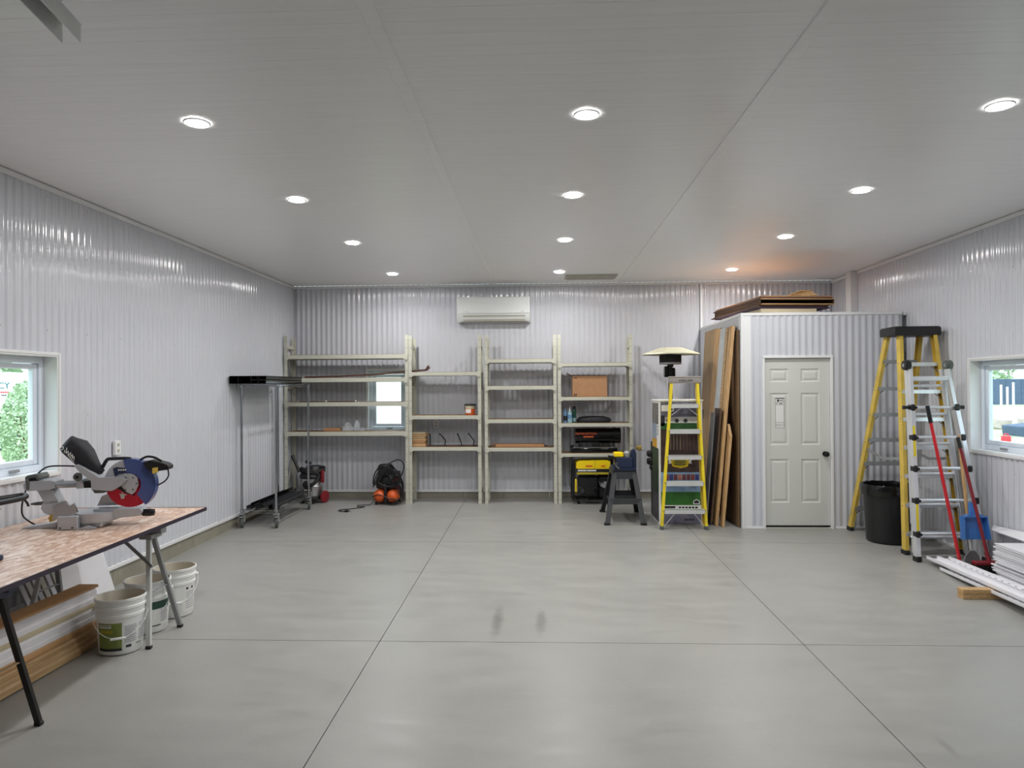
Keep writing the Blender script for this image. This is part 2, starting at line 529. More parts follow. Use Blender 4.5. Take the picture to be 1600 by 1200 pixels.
def wall(name, f, u0, u1, v0, v1, hole=None, screws=(), mat='wall', thick=0.17, nback=True, ext=True):
    b = MB()
    rects = [(u0, u1, v0, v1)] if not hole else [(u0, u1, v0, hole[2]), (u0, u1, hole[3], v1), (u0, hole[0], hole[2], hole[3]), (hole[1], u1, hole[2], hole[3])]
    rects = [r for r in rects if r[3] > r[2]+1e-4]
    for r in rects:
        corrug(b, f, *r)
    o = b.build(name, M[mat], kind='structure', fix=False, ang=80)
    if nback:
        b = MB()
        for r in rects:
            r = (r[0]-(0.2 if r[0] == u0 and ext else 0), r[1]+(0.2 if r[1] == u1 and ext else 0), r[2], r[3])
            P = [f(u, d, v) for d in (-0.004, -thick) for u, v in ((r[0], r[2]), (r[1], r[2]), (r[1], r[3]), (r[0], r[3]))]
            V = [b.bm.verts.new(p) for p in P]
            for q in ((0, 1, 2, 3), (4, 5, 6, 7), (0, 1, 5, 4), (1, 2, 6, 5), (2, 3, 7, 6), (3, 0, 4, 7)): b.bm.faces.new([V[i] for i in q])
        b.build('wall_core', M['white'], o)
    if screws:
        b = MB(); st = PITCH*6; k = math.ceil(u0/st)
        while k*st < u1-0.05:
            for v in screws:
                u = k*st+PITCH*0.5
                if hole and hole[0]-0.06 < u < hole[1]+0.06 and hole[2]-0.06 < v < hole[3]+0.06: continue
                if v0 < v < v1 and u < u1-0.02: b.cyl(f(u, DEP-0.002, v), f(u, DEP+0.004, v), 0.006, 0.004, 6)
            k += 1
        b.build('screw', M['acg'], o, kind='stuff')
    return o

ZT = 0.25     # top of the concrete upstand
SCR = (0.34, 1.0, 1.62, 2.28, 2.9, 3.3)
W1 = (4.36, 5.28, 1.19, 2.09)
W2 = (6.33, 7.225, 1.165, 2.07)
W3 = (-2.62, -2.02, 1.17, 2.10)
wall('wall_left', lambda u, d, v: Vector((XL-DEP+d, u, v)), YF, YB, ZT, ZC, W1, SCR)
wall('wall_right', lambda u, d, v: Vector((XR+DEP-d, u, v)), YF, YB, 0.1, ZC, W2, SCR)
wall('wall_back', lambda u, d, v: Vector((u, YB+DEP-d, v)), XL, XR, ZT, ZC, W3, SCR)
wall('wall_front', lambda u, d, v: Vector((u, YF-DEP+d, v)), XL, XR, zf(YF)-0.05, ZC, None, ())

# concrete upstand at the foot of the walls, in cast lengths
def upstand(name, cuts, f):
    r = thing(name, kind='structure')
    for a, c in zip(cuts, cuts[1:]):
        b = MB(); P = []
        for t in (a+0.002, c-0.002):
            P += [f(t, -0.2, 0), f(t, 0.0, 0), f(t, 0.0, 1), f(t, -0.2, 1)]
        V = [b.bm.verts.new(p) for p in P]
        for q in ((0, 1, 2, 3), (4, 5, 6, 7), (0, 1, 5, 4), (1, 2, 6, 5), (2, 3, 7, 6), (3, 0, 4, 7)): b.bm.faces.new([V[i] for i in q])
        b.build('concrete_length', M['curb'], r)
    return r
upstand('baseboard_left', [YF, -1.8, 0.4, 2.5, 4.3, 6.0, 7.42, 8.35, YB], lambda t, d, k: Vector((XL-0.012+d, t, (zf(t)-0.05) if k == 0 else ZT)))
upstand('baseboard_back', [XL, -2.7, -1.17, -0.55, 0.14, 1.2, XR], lambda t, d, k: Vector((t, YB+0.012-d, (zf(YB)-0.05) if k == 0 else ZT)))
# channels along the top and foot of the sheets
n = 3
def trim(x0, x1, y0, y1, z0, z1, mat='white', bev=0.003):
    global n
    b = MB(); b.span(x0, x1, y0, y1, z0, z1, bev); o = b.build('trim_%d' % n, M[mat], kind='structure'); n += 1
    return o
trim(XL-0.02, XL+0.012, YF, YB, ZC-0.045, ZC-0.006)
trim(XR-0.012, XR+0.02, YF, YB, ZC-0.045, ZC-0.006)
trim(XL, XR, YB-0.012, YB+0.02, ZC-0.04, ZC-0.006)
trim(XL-0.02, XL+0.006, YF, YB, ZT-0.005, ZT+0.03)
trim(XL, 2.4, YB-0.008, YB+0.02, ZT-0.005, ZT+0.03)
trim(XR-0.008, XR+0.02, YF, 8.4, 0.08, 0.14)

# closet in the far right corner
CX, CY_, CT = 2.405, 8.41, 2.69
DX0, DX1, DZ1 = 2.675, 3.445, 2.152
wall('closet_front_wall', lambda u, d, v: Vector((u, CY_+DEP-d, v)), CX, 4.288, zf(CY_), CT, (DX0-0.005, DX1+0.005, zf(CY_)-0.02, DZ1), (0.35, 1.0, 1.62, 2.2, 2.62), thick=0.1, ext=False)
wall('closet_side_wall', lambda u, d, v: Vector((CX+DEP-d, u, v)), CY_, YB, zf(CY_), CT, None, (), thick=0.1, ext=False)
b = MB(); b.span(CX+0.01, XR-0.005, CY_+0.01, YB-0.02, CT-0.04, CT-0.004); b.build('trim_closet_top', M['white'], kind='structure').name = 'trim_%d' % n; n += 1
trim(CX-0.004, CX+0.028, CY_-0.006, CY_+0.026, zf(CY_), CT+0.004)
trim(CX+0.02, 4.288, CY_-0.006, CY_+0.02, CT-0.03, CT+0.004)
trim(CX-0.006, CX+0.02, CY_+0.026, YB, CT-0.03, CT+0.004)
trim(CX+0.028, DX0-0.03, CY_-0.004, CY_+0.02, zf(CY_), zf(CY_)+0.028)
trim(DX1+0.05, 4.288, CY_-0.004, CY_+0.02, zf(CY_), zf(CY_)+0.028)
trim(4.287, 4.294, CY_-0.004, CY_+0.03, zf(CY_), CT, 'rubber')
# door
dr = thing('door_1', ((DX0+DX1)/2, CY_, zf(CY_)), kind='structure')
b = MB()
b.span(DX0-0.028, DX0, CY_-0.016, CY_+0.05, zf(CY_), DZ1+0.024, 0.003)
b.span(DX1, DX1+0.028, CY_-0.016, CY_+0.05, zf(CY_), DZ1+0.024, 0.003)
b.span(DX0-0.028, DX1+0.028, CY_-0.02, CY_+0.05, DZ1, DZ1+0.03, 0.003)
b.build('door_frame', M['white'], dr, True)
b = MB(); b.span(DX0, DX1, CY_+0.0, CY_+0.08, zf(CY_), zf(CY_)+0.018, 0.002); b.build('threshold', M['acg'], dr, True)
b = MB(); b.span(DX0+0.004, DX1-0.02, CY_+0.012, CY_+0.06, zf(CY_)+0.018, zf(CY_)+0.04); b.build('door_sweep', M['gloss'], dr, True)
def panel_door(x0, x1, z0, z1, yf, panels):
    """a leaf whose pressed panels are sunk at the rim and raised inside"""
    b = MB()
    X = sorted({x0, x1, *[p[0] for p in panels], *[p[1] for p in panels]}); Z = sorted({z0, z1, *[p[2] for p in panels], *[p[3] for p in panels]})
    for i in range(len(X)-1):
        for j in range(len(Z)-1):
            cxx, czz = (X[i]+X[i+1])/2, (Z[j]+Z[j+1])/2
            if any(p[0] < cxx < p[1] and p[2] < czz < p[3] for p in panels): continue
            V = [b.bm.verts.new((x, yf, z)) for x, z in ((X[i], Z[j]), (X[i+1], Z[j]), (X[i+1], Z[j+1]), (X[i], Z[j+1]))]
            b.bm.faces.new(V)
    for p in panels:
        prev = None
        for ins, dy in ((0, 0), (0.012, 0.009), (0.024, 0.009), (0.045, 0.002)):
            V = [b.bm.verts.new((x, yf+dy, z)) for x, z in ((p[0]+ins, p[2]+ins), (p[1]-ins, p[2]+ins), (p[1]-ins, p[3]-ins), (p[0]+ins, p[3]-ins))]
            if prev:
                for k in range(4): b.bm.faces.new((prev[k], prev[(k+1) % 4], V[(k+1) % 4], V[k]))
            prev = V
        b.bm.faces.new(prev)
    bmesh.ops.remove_doubles(b.bm, verts=b.bm.verts, dist=1e-5)
    b.span(x0, x1, yf+0.011, yf+0.045, z0, z1)
    return b
PX = ((2.742, 2.962), (3.105, 3.325))
PZ = ((1.868, 2.025), (1.118, 1.738), (0.432, 0.952))
panel_door(DX0+0.003, DX1-0.003, zf(CY_)+0.04, DZ1-0.003, CY_+0.02, [(a, c, e, f_) for a, c in PX for e, f_ in PZ]).build('door_leaf', M['door'], dr, True, ang=12)
b = MB(); q = Vector((0, 0, 1)).rotation_difference(Vector((0, -1, 0)))
b.lathe([(0, 0), (0.032, 0), (0.032, 0.006), (0.012, 0.01), (0.012, 0.03), (0.028, 0.038), (0.033, 0.052), (0.027, 0.066), (0, 0.07)], (3.385, CY_+0.02, 1.012), q, 20)
b.build('door_knob', M['gloss'], dr, True, label='black round door knob')
sh = MB(); sh.span(2.805, 2.908, CY_+0.0185, CY_+0.0215, 1.325, 1.678); sh = sh.build('notice_sheet', M['paper'], dr, True, label='white printed notice sheet')
b = MB()
yy = CY_+0.0182
for z0, z1 in ((1.668, 1.678), (1.625, 1.628), (1.596, 1.598), (1.385, 1.387), (1.362, 1.364), (1.346, 1.348)): b.span(2.805, 2.908, yy-0.001, yy+0.001, z0, z1)
for x0 in (2.805, 2.9055): b.span(x0, x0+0.0025, yy-0.001, yy+0.001, 1.325, 1.678)
b.cyl((2.838, yy-0.001, 1.648), (2.838, yy+0.001, 1.648), 0.014, seg=12)
for x0, x1, z in ((2.858, 2.895, 1.648), (2.85, 2.888, 1.611), (2.815, 2.83, 1.611)): b.span(x0, x1, yy-0.001, yy+0.001, z-0.004, z+0.004)
b.build('printed_lines', M['ink'], sh, True)
# duct riser and conduit above the closet
b = MB(); b.span(XR-0.1, XR-0.002, 9.68, 9.83, CT, ZC-0.001, 0.004)
tag(b.build('riser_duct', M['white']), 'white boxed riser above closet against right wall', 'duct')
b = MB(); b.span(2.405, 2.435, YB-0.03, YB-0.001, CT+0.002, ZC-0.045, 0.004)
tag(b.build('wall_conduit', M['white']), 'thin white conduit rising from closet corner to ceiling', 'conduit')

# windows
def window(name, w, axis, pos, inward, crank):
    """pos = wall face; inward = +1/-1 direction pointing into the room along the axis"""
    u0, u1, v0, v1 = w
    t = thing(name, kind='structure')
    def bx(b, ua, ub, da, db, va, vb, bev=0.002):
        pa, pb = pos+inward*da, pos+inward*db
        if axis == 'X': b.span(min(pa, pb), max(pa, pb), ua, ub, va, vb, bev)
        else: b.span(ua, ub, min(pa, pb), max(pa, pb), va, vb, bev)
    b = MB()
    for r in ((u0-0.002, u0+0.012, v0, v1), (u1-0.012, u1+0.002, v0, v1), (u0+0.012, u1-0.012, v0-0.002, v0+0.012), (u0+0.012, u1-0.012, v1-0.012, v1+0.002)):
        bx(b, r[0], r[1], -0.17, 0.008, r[2], r[3])
    for r in ((u0-0.022, u0, v0-0.022, v1+0.022), (u1, u1+0.022, v0-0.022, v1+0.022), (u0, u1, v0-0.025, v0), (u0, u1, v1, v1+0.022)):
        bx(b, r[0], r[1], -0.006, 0.014, r[2], r[3])
    b.build('window_liner', M['white'], t)
    b = MB(); i = 0.012; fw = 0.05
    for r in ((u0+i, u0+i+fw, v0+i, v1-i), (u1-i-fw, u1-i, v0+i, v1-i), (u0+i+fw, u1-i-fw, v0+i, v0+i+fw), (u0+i+fw, u1-i-fw, v1-i-fw, v1-i)):
        bx(b, r[0], r[1], -0.17, -0.10, r[2], r[3], 0.004)
    b.build('window_frame', M['vinyl'], t)
    b = MB(); i = 0.066; fw = 0.042
    for r in ((u0+i, u0+i+fw, v0+i, v1-i), (u1-i-fw, u1-i, v0+i, v1-i), (u0+i+fw, u1-i-fw, v0+i, v0+i+fw), (u0+i+fw, u1-i-fw, v1-i-fw, v1-i)):
        bx(b, r[0], r[1], -0.16, -0.112, r[2], r[3], 0.006)
    sa = b.build('window_sash', M['vinyl'], t)
    b = MB(); bx(b, u0+0.1, u1-0.1, -0.142, -0.138, v0+0.1, v1-0.1, 0); b.build('window_pane', M['glass'], sa)
    b = MB(); bx(b, crank-0.045, crank+0.045, -0.1, -0.08, v0+0.03, v0+0.05, 0.004); b.build('crank_handle', M['steelg'], t)
    return t
window('window_1', W1, 'X', XL, 1, 4.95)
window('window_2', W2, 'X', XR, -1, 6.86)
window('window_3', W3, 'Y', YB, -1, -2.3)

# ------------------------------------------------------------------ ceiling lights
def make_light():
    r = thing('ceiling_light', label='x', cat='light', group='recessed ceiling lights')
    b = MB(); b.lathe([(0.060, -0.001), (0.075, -0.001), (0.075, -0.006), (0.070, -0.010), (0.060, -0.008), (0.060, -0.001)], seg=32)
    b.build('trim_ring', M['white'], r)
    b = MB(); b.lathe([(0, -0.0075), (0.045, -0.0075), (0.060, -0.005)], seg=32)
    b.build('diffuser', M['lamp'], r)
    return r
LX = (-2.0, 0.28, 2.59); LY = (9.47, 7.42, 5.70, 4.01)
colw = ('left', 'middle', 'right'); roww = ('farthest', 'second farthest', 'second nearest', 'nearest')
L0 = make_light(); first = True
for j, y in enumerate(LY):
    for i, x in enumerate(LX):
        o = L0 if first else copy_tree(L0)
        first = False
        o.location = (x, y, ZC-0.001)
        o['label'] = ('lit round recessed light, %s in the %s row of the ceiling' % (roww[j], colw[i])) if j < 4 else 'lit round recessed light overhead, behind the viewer'

# ceiling vent, mini split, outlets, overhead track
r = thing('ceiling_vent', (0.735, 9.92, ZC), label='grey rectangular vent grille in ceiling near the back wall', cat='vent')
b = MB(); b.span(0.37, 1.10, 9.74, 10.1, ZC-0.012, ZC-0.001, 0.003); b.build('vent_plate', M['vent'], r, True)
b = MB()
for k in range(9): b.bar((0.40, 9.775+k*0.036, ZC-0.016), (1.07, 9.775+k*0.036, ZC-0.016), 0.024, 0.003, (0, 0.5, 1))
b.build('louvre_slat', M['vent'], r, True)

r = thing('air_conditioner', (-0.68, 10.4, 2.80), label='white wall mounted air conditioner high on the back wall', cat='air conditioner')
b = MB(); b.prism([(10.345, 2.865), (10.335, 2.95), (10.335, 3.15), (10.352, 3.172), (10.525, 3.172), (10.525, 2.80), (10.40, 2.80)], -1.225, -0.137, 'YZ')
b.build('housing', M['acw'], r, True)
b = MB(); b.span(-1.215, -0.147, 10.326, 10.337, 2.925, 3.165, 0.006); b.build('front_panel', M['acw'], r, True)
b = MB(); b.prism([(10.335, 2.902), (10.329, 2.897), (10.384, 2.812), (10.392, 2.815)], -1.13, -0.205, 'YZ'); b.build('air_flap', M['acg'], r, True, label='grey air outlet flap')
b = MB(); b.span(-1.12, -0.215, 10.348, 10.356, 2.861, 2.866); b.span(-1.17, -0.165, 10.392, 10.402, 2.802, 2.809); b.build('flap_slot', M['hole'], r, True)
b = MB(); b.span(-1.09, -1.05, 10.3235, 10.3265, 2.945, 2.953); b.span(-0.27, -0.225, 10.3235, 10.3265, 2.948, 2.958); b.build('badge', M['acg'], r, True)

def outlet(name, M4, label):
    r = thing(name, label=label, cat='outlet')
    r.matrix_basis = M4
    b = MB(); b.box((0, 0, 0.012), (0.085, 0.125, 0.03), None, 0.005); b.build('cover_plate', M['white'], r)
    b = MB()
    for dy in (-0.026, 0.026): b.box((0, dy, 0.0275), (0.034, 0.03, 0.004), None, 0.003)
    b.build('socket_face', M['acg'], r)
    b = MB()
    for dy in (-0.026, 0.026):
        for dx in (-0.007, 0.007): b.box((dx, dy+0.003, 0.0298), (0.003, 0.01, 0.002))
    b.build('socket_slot', M['hole'], r)
    return r
outlet('wall_outlet', T(-1.565, YB, 1.275) @ Matrix.Rotation(pi/2, 4, 'X'), 'white double outlet on back wall above the row of bent brackets')
r = outlet('wall_outlet', T(XL, 6.02, 1.31) @ Matrix.Rotation(pi/2, 4, 'Z') @ Matrix.Rotation(pi/2, 4, 'X'), 'white outlet on left wall behind the saw')
r = thing('overhead_track', (-1.7, 1.9, 3.2), label='galvanized overhead door track hanging at upper left corner of ceiling', cat='track')
dx = (0.06/0.305)
p = lambda y, off, z: (-1.812-(y-2.695)*dx+off, y, z)
b = MB()
for off, w_, z in ((0, 0.004, 3.205), (-0.075, 0.004, 3.205)): b.bar(p(2.69, off, z+0.03), p(-1.0, off, z+0.03), w_, 0.07, (0, 0, 1))
b.bar(p(2.69, -0.037, 3.272), p(-1.0, -0.037, 3.272), 0.075, 0.004, (0, 0, 1))
b.build('track_channel', M['steelw'], r, True)
b = MB(); b.bar(p(2.40, 0.045, 3.25), p(-1.0, 0.045, 3.25), 0.05, 0.004, (0, 0, 1)); b.bar(p(2.40, 0.07, 3.225), p(-1.0, 0.07, 3.225), 0.004, 0.05, (0, 0, 1)); b.build('track_angle', M['steelg'], r, True)
b = MB(); b.bar(p(0.6, -0.04, 3.25), p(0.6, -0.04, ZC), 0.04, 0.004); b.bar(p(-0.8, -0.04, 3.25), p(-0.8, -0.04, ZC), 0.04, 0.004)
b.build('hanger_strap', M['steelg'], r, True)

# ------------------------------------------------------------------ shelving along the back wall
SYF, SYB = 10.05, 10.40
ZB = zf(SYF)
def shelf_unit(label, xl, xr, shelves, ztop, bh):
    r = thing('shelving_unit', ((xl+xr)/2, SYF, ZB), label=label, cat='shelving', group='pale steel shelving along the back wall')
    for x, s in ((xl, 1), (xr, -1)):
        for y in (SYF, SYB):
            zz = ztop if y == SYF else ztop-0.02
            b = MB()
            b.span(x-0.022, x+0.022, y-0.003, y+0.003, zf(y), zz)
            b.span(x-0.022*s-0.003, x-0.022*s+0.003, y, y+0.04 if y == SYF else y-0.04, zf(y), zz)
            up = b.build('upright', M['shelf'], r, True)
            if y == SYF:
                b = MB(); z = zf(y)+0.06
                while z < ztop-0.02:
                    b.box((x-0.009, y-0.0032, z), (0.006, 0.002, 0.008)); b.box((x+0.009, y-0.0032, z), (0.006, 0.002, 0.008)); z += 0.11
                b.build('slot', M['hole'], up, True, kind='stuff')
        for za, zb_, ww, hh in ((ZB+0.16, ZB+0.16, 0.012, 0.05), (ztop-0.16, ztop-0.16, 0.012, 0.05), (ztop-0.75, ztop-0.75, 0.012, 0.05), (ZB+0.18, ZB+0.72, 0.008, 0.03), (ztop-0.2, ztop-0.72, 0.008, 0.03)):
            b = MB(); b.bar((x, SYF+0.01, za), (x, SYB-0.01, zb_), ww, hh); b.build('end_brace', M['shelf'], r, True)
    for zt in shelves:
        b = MB()
        for y, s in ((SYF-0.006, 1), (SYB+0.006, -1)):
            b.span(xl-0.018, xr+0.018, y-0.012, y+0.012, zt-bh, zt, 0.002)
            for x in (xl, xr):
                sx = 1 if x == xl else -1
                b.prism([(x-0.016*sx, zt+0.004), (x+0.045*sx, zt+0.004), (x+0.045*sx, zt-bh), (x+0.024*sx, zt-bh-0.016), (x-0.016*sx, zt-bh-0.016)], y-0.015*s, y-0.011*s)
        for x in (xl, xr): b.bar((x, SYF, zt-bh/2), (x, SYB, zt-bh/2), 0.03, bh)
        be = b.build('shelf_beam', M['shelf'], r, True)
        b = MB(); b.span(xl+0.008, xr-0.008, SYF+0.007, SYB-0.007, zt-0.012, zt+0.005); b.build('shelf_board', M['particle'], be, True)
    return r
shelf_unit('widest pale steel shelving unit, left of the row beside the corner', -3.70, -1.925, (2.312, 1.975, 1.622, 1.192), 2.595, 0.058)
shelf_unit('pale steel shelving unit holding four bent black brackets', -1.872, -0.868, (2.05, 1.421, 0.965), 2.585, 0.05)
shelf_unit('pale steel shelving unit in middle of row with long flat carton on it', -0.77, 0.222, (2.230, 1.842, 1.361, 0.953), 2.58, 0.05)
shelf_unit('pale steel shelving unit standing over the yellow generator', 0.287, 1.307, (2.166, 1.678, 1.301, 0.868), 2.58, 0.046)
TOP = 0.0052

# things on the widest unit
def board_curve(pts, w, h):
    return pts
b = MB()
P = [(-3.45, 1.992), (-3.0, 2.0), (-2.5, 2.02), (-2.1, 2.052), (-1.93, 2.064), (-1.75, 2.078), (-1.66, 2.083)]
for (x0, z0), (x1, z1) in zip(P, P[1:]): b.bar((x0, 10.16, z0), (x1+0.01, 10.16, z1+0.003), 0.075, 0.024)
b.bar((-1.665, 10.16, 2.080), (-1.62, 10.16, 2.15), 0.075, 0.02); b.bar((-1.64, 10.16, 2.085), (-1.605, 10.16, 2.125), 0.075, 0.014)
r = thing('trim_strip', (-3.45, 10.16, 1.98), label='long bent dark brown trim strip resting across second shelf, its end sticking up', cat='trim strip')
b.build('strip_body', M['walnutx'], r, True)
for k, (x0, x1, lb) in enumerate(((-3.52, -3.14, 'short dark strip lying on third shelf, left of the white clip'), (-3.10, -2.70, 'short dark strip lying on third shelf, between two white clips'))):
    r = thing('dark_strip', (x0, 10.12, 1.622+TOP), label=lb, cat='trim strip', group='dark strips on the third shelf')
    b = MB(); b.span(x0, x1, 10.09, 10.15, 1.6278, 1.639, 0.002); b.build('strip_body', M['walnutx'], r, True)
    b = MB(); b.span(x1+0.003, x1+0.022, 10.09, 10.12, 1.6278, 1.648, 0.004); b.build('end_clip', M['white'], r, True, label='white end clip')
r = thing('dark_strip', (-3.4, 10.1, 1.192+TOP), label='dark thin strip lying on the lowest wide shelf left of small carton', cat='trim strip')
b = MB(); b.span(-3.56, -3.17, 10.09, 10.15, 1.1978, 1.205, 0.002); b.build('strip_body', M['walnutx'], r, True)

def carton(name, label, x0, x1, y0, y1, z0, z1, mat='card', group=None, rz=0, cat='box', flaps=False, tapem='card2'):
    cx_, cy__ = (x0+x1)/2, (y0+y1)/2
    r = thing(name, (cx_, cy__, z0), rz, label=label, cat=cat, group=group)
    w, d, h = (x1-x0)/2, (y1-y0)/2, z1-z0
    b = MB(); b.span(-w, w, -d, d, 0, h, 0.003); b.build('carton_body', M[mat], r)
    b = MB(); b.span(-w-0.001, w+0.001, -0.024, 0.024, h-0.0005, h+0.0012); b.span(-w-0.0015, -w, -0.024, 0.024, h*0.6, h); b.build('packing_tape', M[tapem], r)
    return r
carton('small_carton', 'small flat brown carton on the lowest wide shelf', -3.165, -2.93, 10.12, 10.3, 1.1978, 1.243, 'card')
r = thing('plastic_bag', (-2.75, 10.2, 1.197), label='crumpled clear plastic bag on the lowest wide shelf beside small carton', cat='bag')
for k, (cx_, w_, h_) in enumerate(((-2.84, 0.09, 0.125), (-2.70, 0.055, 0.155), (-2.62, 0.045, 0.05))):
    b = MB(); rows = []
    for i in range(7):
        t = i/6; rr = w_*(1-t**2*0.75)
        rows.append([(cx_+rr*cos(a*2*pi/14)*(1+0.22*rnd.uniform(-1, 1)), 10.2+0.8*rr*sin(a*2*pi/14)*(1+0.22*rnd.uniform(-1, 1)), 1.198+h_*t) for a in range(14)])
    for row in rows: row.append(row[0])
    b.grid(rows); bmesh.ops.remove_doubles(b.bm, verts=b.bm.verts, dist=1e-5)
    b.build('bag_fold', M['polybag'], r, True)

# second unit
z = 0.965+TOP
sizes = ((0.225, 0.05, 0), (0.232, 0.034, -0.008), (0.228, 0.028, 0.004), (0.222, 0.038, -0.004), (0.235, 0.034, 0.005), (0.225, 0.026, -0.003))
ords = ('lowest', 'second from bottom', 'third from bottom', 'third from top', 'second from top', 'topmost')
for k, (w_, h_, off) in enumerate(sizes):
    carton('flat_carton', 'flat tan carton, %s in stack beside bent brackets' % ords[k], -1.775-w_/2+off, -1.775+w_/2+off, 10.1, 10.34, z, z+h_-0.005, ('card2', 'card', 'card2', 'hard', 'card2', 'beige')[k], 'stack of flat tan cartons', cat='box')
    z += h_
r = thing('dark_board', (-1.3, 10.2, 0.965+TOP), label='thin dark brown board lying under the bent brackets', cat='board')
b = MB(); b.span(-1.645, -0.93, 10.075, 10.30, 0.9705, 0.982, 0.002); b.build('board_body', M['walnutx'], r, True)
zz = 0.9822
BR = (((-1.60, 10.14), [(0, 0, 0), (0, 0, 0.16)], 'straight upright black bracket, first of four beside the cartons'),
      ((-1.385, 10.14), [(0, 0, 0), (0.01, 0, 0.075), (-0.07, 0, 0.165)], 'bent black bracket second from the cartons, leaning left'),
      ((-1.15, 10.14), [(0.015, 0, 0), (0, 0, 0.05), (-0.045, 0, 0.165)], 'slim bent black bracket third from the cartons'),
      ((-0.955, 10.14), [(-0.015, 0, 0), (0.0, 0, 0.065), (-0.08, 0, 0.17)], 'bent black bracket at right end of shelf, below orange tub'))
for (x, y), pts, lb in BR:
    r = thing('bent_bracket', (x, y, zz), label=lb, cat='bracket', group='bent black brackets on the shelf')
    b = MB()
    for a, c in zip(pts, pts[1:]): b.bar(a, c, 0.016, 0.012, (0, 1, 0))
    b.build('bracket_arm', M['blackm'], r)
    b = MB(); e = pts[-1]; b.cyl((e[0]-0.004, -0.012, e[2]), (e[0]-0.004, 0.012, e[2]), 0.012, seg=10); b.build('bracket_eye', M['blackm'], r)
    b = MB(); b.span(-0.03, 0.03, -0.03, 0.03, 0, 0.006, 0.002); b.build('foot_plate', M['blackm'], r)
r = thing('orange_tub', (-1.015, 10.17, 1.421+TOP), label='clear tub with orange base and black lid on the second shelving unit', cat='tub')
b = MB(); b.lathe([(0, 0), (0.07, 0), (0.074, 0.03), (0.072, 0.09), (0, 0.09)], seg=20); b.build('tub_body', M['orange'], r)
b = MB(); b.box((-0.02, -0.066, 0.055), (0.075, 0.02, 0.055), None, 0.004); b.build('tub_label', M['paper'], r, label='pale label')
b = MB(); b.lathe([(0.072, 0.09), (0.071, 0.135), (0, 0.135)], seg=20); b.build('tub_upper', M['beige'], r)
b = MB(); b.lathe([(0.074, 0.135), (0.076, 0.150), (0, 0.153)], seg=20)
b.tube([(-0.078, 0, 0.08), (-0.08, 0, 0.14), (-0.06, -0.02, 0.16), (0.06, -0.02, 0.16), (0.08, 0, 0.14), (0.078, 0, 0.08)], 0.005, 6, 4); b.build('tub_lid', M['blackm'], r, label='black lid with bail handle')

# third unit
r = thing('long_carton', (-0.3, 10.2, 0.953+TOP), label='long low brown carton on bottom shelf of middle unit', cat='box')
b = MB(); b.span(-0.705, 0.06, 10.1, 10.3, 0.9585, 1.0, 0.003); b.build('carton_body', M['card'], r, True)
b = MB(); b.prism([(0.06, 0.9585), (0.12, 0.962), (0.12, 0.966), (0.06, 0.982)], 10.1, 10.3); b.build('carton_flap', M['darkcard'], r, True, label='darker folded end flap')
b = MB(); b.span(-0.706, -0.64, 10.0985, 10.1, 0.96, 0.999); b.build('packing_tape', M['darkcard'], r, True)

# fourth unit
r = carton('cardboard_box', 'brown cardboard box on second shelf of the unit over the generator', 0.475, 0.975, 10.11, 10.37, 1.683, 1.985, 'card')
b = MB()
b.prism([(0.475, 1.985), (0.40, 2.03), (0.395, 2.026), (0.47, 1.98)], 10.12, 10.35)
b.prism([(0.475, 1.986), (0.975, 1.986), (0.975, 1.992), (0.475, 1.994)], 10.105, 10.13)
b.build('box_flap', M['darkcard'], r, True, label='open dark box flap')
b = MB()
for x, z in ((0.51, 1.955), (0.53, 1.955), (0.505, 1.72), (0.53, 1.72), (0.505, 1.70), (0.53, 1.70)): b.box((x, 10.1095, z), (0.016, 0.002, 0.014))
b.build('printed_symbols', M['ink'], r, True)
def bottle(label, x, y, prof, mat, capm, labm, ytall=None, lab=(0.03, 0.1)):
    r = thing('bottle', (x, y, 1.301+TOP), label=label, cat='bottle', group='bottles on the shelf')
    b = MB(); b.lathe(prof, seg=18); b.build('bottle_body', M[mat], r)
    rr = max(p_[0] for p_ in prof)
    b = MB(); b.lathe([(rr+0.0008, lab[0]), (rr+0.0008, lab[1])], seg=18); b.build('bottle_label', M[labm], r)
    z1 = prof[-1][1]
    b = MB(); b.lathe(capm[1:] and [(p_[0], p_[1]+z1) for p_ in capm[1]], seg=14); b.build('bottle_cap', M[capm[0]], r)
    return r
bottle('short blue bottle at left of the bottle group', 0.372, 10.15, [(0, 0), (0.03, 0), (0.03, 0.14), (0.016, 0.17), (0, 0.17)], 'bottleb', ('bottleb', [(0.015, 0), (0.015, 0.03), (0, 0.03)]), 'ink')
bottle('pale blue bottle with tall white pointed spout', 0.435, 10.12, [(0, 0), (0.034, 0), (0.034, 0.15), (0.02, 0.172), (0, 0.172)], 'aqua', ('white', [(0.016, 0), (0.014, 0.02), (0.006, 0.03), (0.003, 0.075), (0, 0.076)]), 'bottleb', lab=(0.06, 0.12))
bottle('dark green bottle with black cap at right of the bottle group', 0.501, 10.17, [(0, 0), (0.03, 0), (0.03, 0.19), (0.02, 0.2), (0, 0.2)], 'bottleg', ('black', [(0.024, 0), (0.024, 0.035), (0, 0.036)]), 'aqua', lab=(0.02, 0.07))
r = thing('folded_tarp', (0.785, 10.2, 1.301+TOP), label='flat black oval folded cover lying beside bottles', cat='cover')
b = MB()
rows = []
for k, (f_, z_) in enumerate(((0.9, 0), (1.0, 0.02), (1.0, 0.045), (0.9, 0.072), (0.6, 0.09), (0.05, 0.094))):
    rows.append([(0.25*f_*cos(2*pi*i/30)*(1+0.01*rnd.uniform(-1, 1)), 0.11*f_*sin(2*pi*i/30), z_+(0.004*rnd.uniform(-1, 1) if k > 1 else 0)) for i in range(30)])
for row in rows: row.append(row[0])
b.grid(rows)
